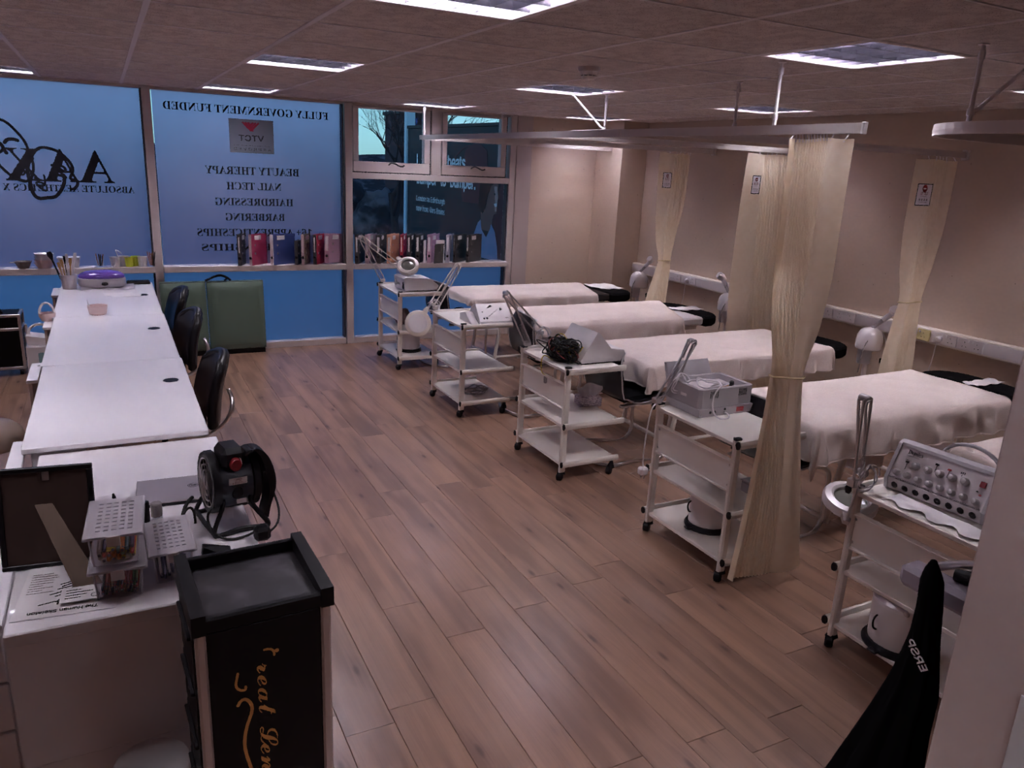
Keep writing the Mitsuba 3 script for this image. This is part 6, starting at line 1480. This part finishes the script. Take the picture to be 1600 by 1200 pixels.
# ------------------------------------------------------------------ curtains
def curtain(label, rows, axis, c, pleats, depth, flat=(0.0, 0.0), hooks=8, seed=0, sign=None, tie=None):
    """rows: (z, from, to) along the axis ('x' or 'y') in the plane where the other coordinate is c, or (z, xa, ya, xb, yb). flat: share of smooth cloth at the start and the end."""
    t = thing('cubicle_curtain', label, 'curtain', 'cream pleated cubicle curtains')
    rows = np.array([r if len(r) == 5 else (r[0], r[1], c, r[2], c) if axis == 'x' else (r[0], c, r[1], c, r[2]) for r in rows], float)
    from scipy.interpolate import PchipInterpolator
    zs = np.linspace(rows[0, 0], rows[-1, 0], 64)
    o = np.argsort(rows[:, 0])
    E = PchipInterpolator(rows[o, 0], rows[o, 1:])(zs)
    A, B = E[:, :2], E[:, 2:]
    f0, f1 = flat
    n = int(pleats * 8 + 48)
    s = np.concatenate([np.linspace(0, f0, 16, endpoint=False), np.linspace(f0, 1 - f1, n, endpoint=False), np.linspace(1 - f1, 1, 24)]) if f0 else np.concatenate([np.linspace(0, 1 - f1, n, endpoint=False), np.linspace(1 - f1, 1, 24)])
    n = len(s)
    P = np.zeros((len(zs), n, 3))
    mid = np.clip((s - f0) / max(1e-6, 1 - f0 - f1), 0, 1)
    ph = mid * pleats
    tri = np.cos(2 * PI * ph)
    sm = np.where((s < f0) | (s > 1 - f1), 0.0, 1.0) * np.clip(np.minimum(mid, 1 - mid) * pleats, 0, 1)
    w0 = np.linalg.norm(B[0] - A[0])
    for i, z in enumerate(zs):
        v = (zs[0] - z) / (zs[0] - zs[-1])
        d = B[i] - A[i]
        wd = np.linalg.norm(d); d /= wd
        nn = np.array([d[1], -d[0]])
        dp = depth * (0.5 + 0.5 * min(1.7, wd / w0))
        fl0 = np.clip((f0 - s) / max(f0, 1e-6), 0, 1); fl1 = np.clip((s - (1 - f1)) / max(f1, 1e-6), 0, 1)
        off = tri * dp * sm + 0.010 * np.sin(s * 5 + v * 3 + seed) + 0.03 * np.sin(fl0 * PI) * (f0 > 0) + 0.026 * np.sin(fl1 * PI) * (f1 > 0)
        q = A[i] + np.outer(s, B[i] - A[i]) + np.outer(off, nn)
        P[i, :, :2] = q
        P[i, :, 2] = z + 0.004 * np.sin(s * 9 + seed) * (1 - v)
    part(t, 'cloth', grid(P), 'curtain_cloth', True)
    for k in range(hooks):
        j = int((k + 0.5) / hooks * n)
        q = P[0, j]
        part(t, 'hook', tube([(q[0], q[1], q[2] - 0.012), ((q[0] if axis == 'x' else c), (c if axis == 'x' else q[1]), 2.1005)], 0.0032, 6), 'white_plastic', True)
    if tie is not None:
        i = int(np.argmin(np.abs(zs - tie)))
        e = Polygon([(p[0], p[1]) for p in P[i]]).convex_hull.buffer(0.004)
        part(t, 'tie_band', tube([(x, y, zs[i]) for x, y in list(e.exterior.coords)[:-1]], 0.005, 6, closed=True), 'curtain_tie', True)
    if sign:
        (u0, u1, z0, z1) = sign
        sg = thing('notice', {1: 'small do not enter notice on the far tied back curtain', 2: 'small do not enter notice on the glossy wide curtain', 4: 'small do not enter notice on the tied back curtain near the steamer'}[seed], 'notice', 'do not enter notices on the curtains')
        # the notice lies on the cloth, on the side of the room
        yy = min(P[int(np.argmin(np.abs(zs - (z0 + z1) / 2)))][:, 1][(P[int(np.argmin(np.abs(zs - (z0 + z1) / 2)))][:, 0] > u0 - 0.01) & (P[int(np.argmin(np.abs(zs - (z0 + z1) / 2)))][:, 0] < u1 + 0.01)]) - 0.012
        W, Hh = u1 - u0, z1 - z0
        M = axes((u0, yy, z0), (1, 0, 0), (0, 0, 1), (0, -1, 0))
        part(sg, 'card', xf(rbox(0, W, 0, Hh, -0.001, 0.0, 0.0003), M), 'paper', False)
        part(sg, 'border', xf(extrude(sbox(0, 0, W, Hh).difference(sbox(0.006, 0.006, W - 0.006, Hh - 0.006)), 0.0006), M), 'frame_dark', False)
        part(sg, 'stop_disc', xf(extrude(Point(W / 2, Hh * 0.78).buffer(W * 0.16).difference(sbox(W / 2 - W * 0.10, Hh * 0.78 - 0.004, W / 2 + W * 0.10, Hh * 0.78 + 0.004)), 0.0006), M), 'red_plastic', False)
        part(sg, 'lettering', xf(extrude(affinity.translate(fit(text_poly('DO NOT', 1.0, 'sans', True), W * 0.5, Hh * 0.055), W * 0.25, Hh * 0.58), 0.0006), M), 'red_plastic', False)
        part(sg, 'lettering', xf(extrude(affinity.translate(fit(text_poly('ENTER', 1.0, 'sans', True), W * 0.5, Hh * 0.055), W * 0.25, Hh * 0.50), 0.0006), M), 'red_plastic', False)
        part(sg, 'small_print', xf(extrude(unary_union([sbox(W * 0.3, Hh * 0.42, W * 0.7, Hh * 0.435), sbox(W * 0.25, Hh * 0.15, W * 0.75, Hh * 0.165)] + [Point(W * (0.26 + 0.16 * k), Hh * 0.27).buffer(W * 0.045) for k in range(4)]), 0.0006), M), 'wire_grey', False)
    return t
mat('curtain_tie', (222, 204, 168), 0.7)
curtain('tied back cream curtain on the wall by the far corner pillar', [(2.083, 4.735, 5.115), (1.66, 4.748, 5.10), (1.25, 4.79, 5.02), (1.05, 4.845, 4.995), (0.95, 4.82, 5.0), (0.66, 4.74, 4.99), (0.42, 4.70, 5.0)], 'x', 6.20, 6, 0.006, (0.46, 0.0), 6, 1, (4.772, 4.876, 1.758, 1.903), tie=1.05)
curtain('wide cream curtain with glossy folds behind the big hanging curtain', [(2.083, 4.600, 5.15), (1.57, 4.584, 5.235), (1.1, 4.584, 5.25), (0.66, 4.612, 5.24), (0.08, 4.60, 5.24)], 'x', 4.88, 14, 0.0052, (0.34, 0.0), 9, 2, (4.652, 4.742, 1.768, 1.914))
curtain('large cream curtain hanging to the floor at the open end of the track', [(2.080, 2.690, 2.345), (1.80, 2.682, 2.347), (1.55, 2.676, 2.347), (1.30, 2.62, 2.50, 2.775, 2.352), (1.06, 2.580, 2.412, 2.715, 2.352), (0.88, 2.572, 2.411, 2.740, 2.352), (0.51, 2.545, 2.411, 2.820, 2.354), (0.06, 2.478, 2.404, 2.905, 2.352)], 'y', XA, 12, 0.0036, (0.04, 0.42), 14, 3, tie=1.06)
curtain('tied back cream curtain beside the trunking sockets', [(2.075, 4.895, 5.318), (1.70, 4.895, 5.325), (1.35, 4.93, 5.28), (1.10, 4.985, 5.222), (1.0, 4.965, 5.232), (0.62, 4.895, 5.283), (0.25, 4.86, 5.30)], 'x', 3.58, 5, 0.006, (0.40, 0.25), 6, 4, (4.905, 5.064, 1.767, 1.914), tie=1.085)

# ------------------------------------------------------------------ coat on the grey padded stand, notice on the partition wall
t = thing('padded_stand', 'grey padded arm on a steel tube frame beside the partition wall', 'padded stand')
part(t, 'arm_pad', rbox(1.975, 2.055, 0.55, 1.262, 0.775, 0.845, 0.02), 'grey_vinyl', 30)
part(t, 'tube', tube(smooth_path([(2.045, 1.245, 0.805), (2.06, 1.15, 0.875), (2.045, 1.02, 0.93), (2.03, 0.80, 0.98)]), 0.013, 10), 'steel', True)
part(t, 'upright', tube([(2.015, 0.62, 0.775), (2.015, 0.62, 0.02)], 0.018, 10), 'steel', True)
part(t, 'upright', tube([(2.035, 0.80, 0.98), (2.02, 0.62, 0.775)], 0.013, 10), 'steel', True)
part(t, 'foot_bar', tube([(2.015, 0.62, 0.02), (2.015, 1.25, 0.02)], 0.018, 10), 'steel', True)
part(t, 'foot_bar', tube([(1.80, 0.62, 0.02), (2.30, 0.62, 0.02)], 0.018, 10), 'steel', True)
part(t, 'black_grip', tube([(2.03, 1.13, 0.862), (2.05, 1.06, 0.868), (2.06, 0.94, 0.862)], [0.017, 0.024, 0.02], 10), 'black_rubber', True)
t = thing('black_coat', 'black coat with pale lettering hanging from the grey padded arm', 'coat')
sec = [(0.925, 1.128, 0.010, 0.010), (0.90, 1.126, 0.022, 0.022), (0.87, 1.121, 0.029, 0.032), (0.80, 1.112, 0.032, 0.034), (0.70, 1.106, 0.041, 0.034), (0.55, 1.106, 0.064, 0.038), (0.43, 1.122, 0.080, 0.045), (0.33, 1.134, 0.098, 0.05), (0.10, 1.166, 0.140, 0.065), (0.02, 1.170, 0.150, 0.07)]
zs_ = np.linspace(sec[0][0], sec[-1][0], 50)
sa = np.array(sec)[::-1]
ycs, hy, hx = (np.interp(zs_, sa[:, 0], sa[:, k]) for k in (1, 2, 3))
n = 72
P = np.zeros((50, n, 3))
for i, z in enumerate(zs_):
    for j in range(n):
        a = 2 * PI * j / n
        fold = 1 + (0.10 * math.sin(a * 7 + 0.8 * math.sin(z * 5)) + 0.05 * math.sin(a * 13 + z * 4)) * min(1, (0.91 - z) / 0.35)
        P[i, j] = (1.915 + hx[i] * math.cos(a) * fold, ycs[i] + hy[i] * math.sin(a) * fold, z)
V = np.concatenate([P, P[:, :1]], 1)
part(t, 'cloth', grid(V[:, ::-1]), 'black_fabric', True)
part(t, 'top_cap', lathe([(0.0005, 0.934), (0.008, 0.930), (0.0105, 0.922)], 12, (1.915, 1.128, 0)), 'black_fabric', True)
mz = axes((1.868, 1.085, 0.655), (-0.12, -0.72, -0.68), (-0.06, 0.68, -0.72), (-0.99, 0.0, 0.1))
d1 = np.array([-0.05, 0.62, 0.76]); 
tx_ = np.array([0.0, 0.60, 0.62]); tx_ /= np.linalg.norm(tx_)
ty_ = np.array([0.0, -0.66, 0.60]); ty_ -= tx_ * np.dot(tx_, ty_); ty_ /= np.linalg.norm(ty_)
part(t, 'lettering', xf(extrude(fit(text_poly('ERSP', 1.0, 'sans', True), 0.085, 0.026), 0.001), axes((1.846, 1.058, 0.645), -tx_ * -1, ty_, np.cross(tx_, ty_))), 'print_white', False)
part(t, 'press_stud', xf(lathe([(0.0005, 0.004), (0.008, 0.003), (0.010, 0)], 12), axes((1.872, 1.145, 0.765), (0, 1, 0), (0, 0, 1), (-1, 0, 0))), 'steel')
single('wall_notice', rbox(1.4845, 1.4875, 0.30, 0.655, 0.55, 0.975, 0.001), 'print_white', 'pale notice sheet on the partition wall at the right edge', 'notice', smooth=False)

# ------------------------------------------------------------------ outside the clear window
mat('tarmac', (124, 124, 140), 0.9)
def hedge_fn(p, n, uv):
    m = fbm(p.x * 2.2, p.y * 2.2, p.z * 2.2, 4)
    return mix(lin((52, 50, 58)), lin((104, 98, 108)), smoothstep(0.4, 0.7, m))
mat('far_bank', mikit.proc(hedge_fn), 0.95, spec=0.1)
mat('bark', (58, 48, 54), 0.9)
struct('outside_ground', rbox(-30, 40, WB + 0.15, 60, -0.12, -0.06, 0.001), 'tarmac', label='tarmac outside the windows')
# a bank with bushes closes the view
P = np.zeros((30, 60, 3))
for i in range(30):
    for j in range(60):
        x, v = -6 + 40 * j / 59, i / 29
        P[i, j] = (x, 27 + 7 * v + 0.7 * float(meshkit.fbm(np.array([x * 0.4, v * 3, 0.0]), 3)), -0.1 + 2.1 * v ** 0.8 * (0.75 + 0.5 * float(meshkit.fbm(np.array([x * 0.25, v * 2.0, 5.0]), 3))))
struct('hillside', grid(P[:, ::-1]), 'far_bank', True, label='dark bank beyond the road')
def bare_tree(x, y, h, seed, lab, depth=6, lean=0.0):
    rg = random.Random(seed)
    segs = {0: [], 1: [], 2: []}
    def grow(p, d, L, r, lev):
        q = p + d * L
        mid = p + d * L * 0.5 + np.array([rg.uniform(-1, 1), rg.uniform(-1, 1), rg.uniform(-0.3, 0.6)]) * L * 0.07
        segs[0 if lev == 0 else 1 if lev < 3 else 2].append(tube([p, mid, q], [r, r * 0.86, r * 0.72], 5 if lev < 3 else 3, cap=False))
        if lev >= depth or r < 0.002: return
        for k in range(3 if lev < 4 else 2):
            a = np.array([rg.uniform(-1, 1), rg.uniform(-1, 1), rg.uniform(-0.35, 0.75)])
            nd = d * 0.75 + a * (0.62 if lev else 0.75); nd[2] += 0.12; nd /= np.linalg.norm(nd)
            st = p + (q - p) * rg.uniform(0.55, 1.0)
            grow(st, nd, L * rg.uniform(0.66, 0.84), r * rg.uniform(0.5, 0.66), lev + 1)
    grow(np.array([x, y, -0.1]), np.array([lean, 0, 1.0]), h * 0.27, h * 0.020, 0)
    t = thing('bare_tree', lab, 'tree', 'bare trees outside the window')
    part(t, 'trunk', cat(segs[0]), 'bark', True)
    part(t, 'branches', cat(segs[1]), 'bark', True)
    part(t, 'twigs', cat(segs[2]), 'bark', True, kind='stuff')
bare_tree(5.35, 15.6, 4.9, 5, 'bare branched tree outside, left of the billboard', 8, -0.10)
bare_tree(3.6, 17.6, 3.3, 12, 'smaller bare tree farther out behind the first', 6, 0.05)
bare_tree(4.9, 23.0, 4.6, 21, 'bare tree far out, near the dark bank', 6, 0.0)
def bush(x, y, s, seed, lab):
    m = trimesh.creation.icosphere(subdivisions=4)
    v = m.vertices
    m.vertices = v * (0.7 + 0.75 * meshkit.fbm(v * 3.0 + seed, 4))[:, None] * np.array(s) + np.array((x, y, s[2] * 0.35))
    single('bush', m, 'far_bank', lab, 'bush', 'dark bushes outside', smooth=True)
for k, (x, y, s) in enumerate(((3.7, 21.2, (1.0, 0.8, 0.75)), (6.1, 18.8, (0.7, 0.7, 0.8)), (9.8, 25.0, (1.2, 0.9, 0.9)), (6.4, 25.4, (1.2, 0.8, 0.9)))):
    bush(x, y, s, 3.0 + k * 5, ('dark bush outside below the bare tree', 'dark bush outside beside the billboard frame', 'dark bush hidden behind the billboard', 'dark bush at the left of the clear window')[k])
# billboard, nearly edge on to the room
bd = np.array([-0.078, 0.997, 0.0]); bd /= np.linalg.norm(bd)
bn = np.array([-bd[1], bd[0], 0.0])
BO = np.array([4.855, 9.5, 0.0])
def onb(poly, s, z, lift, h=0.004):
    """A flat print on the board: local x runs along the board from far to near, s metres from the near corner."""
    o = BO + bd * s + np.array([0, 0, z]) + bn * lift
    return xf(extrude(poly, h), axes(o, -bd, (0, 0, 1), np.cross(-bd, (0, 0, 1))))
t = thing('billboard', 'dark advertising billboard with white lettering and a laughing child, outside the window', 'billboard')
Mb = axes(BO, bd, bn, (0, 0, 1))
part(t, 'panel', xf(rbox(-0.35, 3.40, -0.12, 0.0, 0.25, 2.40, 0.003), Mb), 'poster_dark', False)
part(t, 'frame', xf(rbox(3.40, 3.49, -0.13, 0.03, -0.06, 2.9, 0.004), Mb), mat('frame_blue_white', (196, 220, 240), 0.4), False)
part(t, 'frame', xf(rbox(-0.35, 3.40, -0.13, 0.02, 2.40, 2.445, 0.003), Mb), 'frame_dark', False)
part(t, 'leg', xf(rbox(0.2, 0.3, -0.12, -0.02, -0.06, 0.25, 0.003), Mb), 'frame_dark', False)
part(t, 'leg', xf(rbox(2.8, 2.9, -0.12, -0.02, -0.06, 0.25, 0.003), Mb), 'frame_dark', False)
part(t, 'print', onb(stroke([(0, 0), (0.5, 0.30), (0.8, 0.35), (1.0, 0.1)], 0.01).buffer(0.0).union(Polygon([(0.55, -0.45), (0.50, 0.0), (0.62, 0.30), (0.95, 0.42), (1.25, 0.30), (1.30, 0.0), (1.28, -0.45)])), 1.95, 1.78, 0.001), 'poster_red', False, label='dark red shape')
part(t, 'print', onb(Polygon([(0, 0), (0.75, 0), (0.75, 1.3), (0.35, 1.35), (0.05, 0.8)]), 0.62, 0.30, 0.001), 'poster_red', False, label='dark red shape')
def bl(s, s0, width, z, h, font='sans', bold=True):
    part(t, 'lettering', onb(fit(text_poly(s, 1.0, font, bold), width, h), s0, z, 0.006), 'print_white', False)
bl('l', 3.02, 0.06, 1.80, 0.20)
bl('t beats', 2.04, 0.72, 1.795, 0.20)
bl('bumper-to-bumper.', 3.01, 2.02, 1.475, 0.235)
bl('London to Edinburgh', 3.01, 1.05, 1.225, 0.115, bold=False)
bl('now from 4hrs 8mins', 3.01, 1.05, 1.085, 0.098, bold=False)
head = Polygon([(0.00, 0.0), (0.02, 0.16), (-0.02, 0.30), (0.02, 0.44), (0.12, 0.55), (0.27, 0.58), (0.40, 0.54), (0.455, 0.42), (0.45, 0.33), (0.485, 0.25), (0.46, 0.225), (0.465, 0.18), (0.45, 0.155), (0.46, 0.12), (0.43, 0.04), (0.36, 0.02), (0.33, -0.06), (0.31, -0.22), (0.02, -0.22)])
part(t, 'portrait_face', onb(head.buffer(0.012).buffer(-0.006), 0.80, 1.20, 0.004), 'skin_print', False)
part(t, 'portrait_face', onb(Polygon([(0.36, 0.40), (0.44, 0.40), (0.45, 0.33), (0.475, 0.25), (0.455, 0.18), (0.44, 0.06), (0.40, 0.06), (0.40, 0.2)]), 0.80, 1.20, 0.009), mat('skin_light', (190, 158, 150), 0.7), False)
part(t, 'portrait_hair', onb(Polygon([(-0.06, 0.10), (-0.05, 0.36), (0.02, 0.52), (0.14, 0.63), (0.30, 0.65), (0.43, 0.58), (0.45, 0.46), (0.36, 0.46), (0.26, 0.40), (0.18, 0.28), (0.12, 0.10), (0.04, 0.02)]).buffer(0.01), 0.80, 1.20, 0.008), 'print_hair', False)
part(t, 'portrait_eye', onb(affinity.scale(Point(0.385, 0.295).buffer(0.014), 1.4, 0.8), 0.80, 1.20, 0.013), 'print_hair', False)
part(t, 'portrait_smile', onb(Polygon([(0.37, 0.165), (0.46, 0.175), (0.45, 0.135), (0.40, 0.125)]), 0.80, 1.20, 0.013), 'print_white', False)
part(t, 'portrait_shirt', onb(Polygon([(-0.22, -0.62), (-0.16, -0.30), (-0.06, -0.14), (0.02, -0.08), (0.06, -0.22), (0.20, -0.32), (0.30, -0.20), (0.33, -0.12), (0.44, -0.22), (0.52, -0.42), (0.55, -0.62)]), 0.82, 1.20, 0.010), 'print_shirt', False)
# building behind the board
t = thing('far_building', 'small dark building with a blue sign behind the billboard edge', 'building')
part(t, 'wall', rbox(7.15, 8.05, 20.0, 22.0, -0.1, 3.05, 0.01), mat('dark_brick', (70, 56, 64), 0.9), False)
part(t, 'sign', rbox(7.2, 7.75, 19.93, 20.0, 2.55, 2.95, 0.005), mat('sign_blue', (70, 110, 200), 0.5), False)
part(t, 'roof_edge', rbox(7.1, 8.1, 19.9, 22.1, 3.05, 3.15, 0.01), 'frame_dark', False)
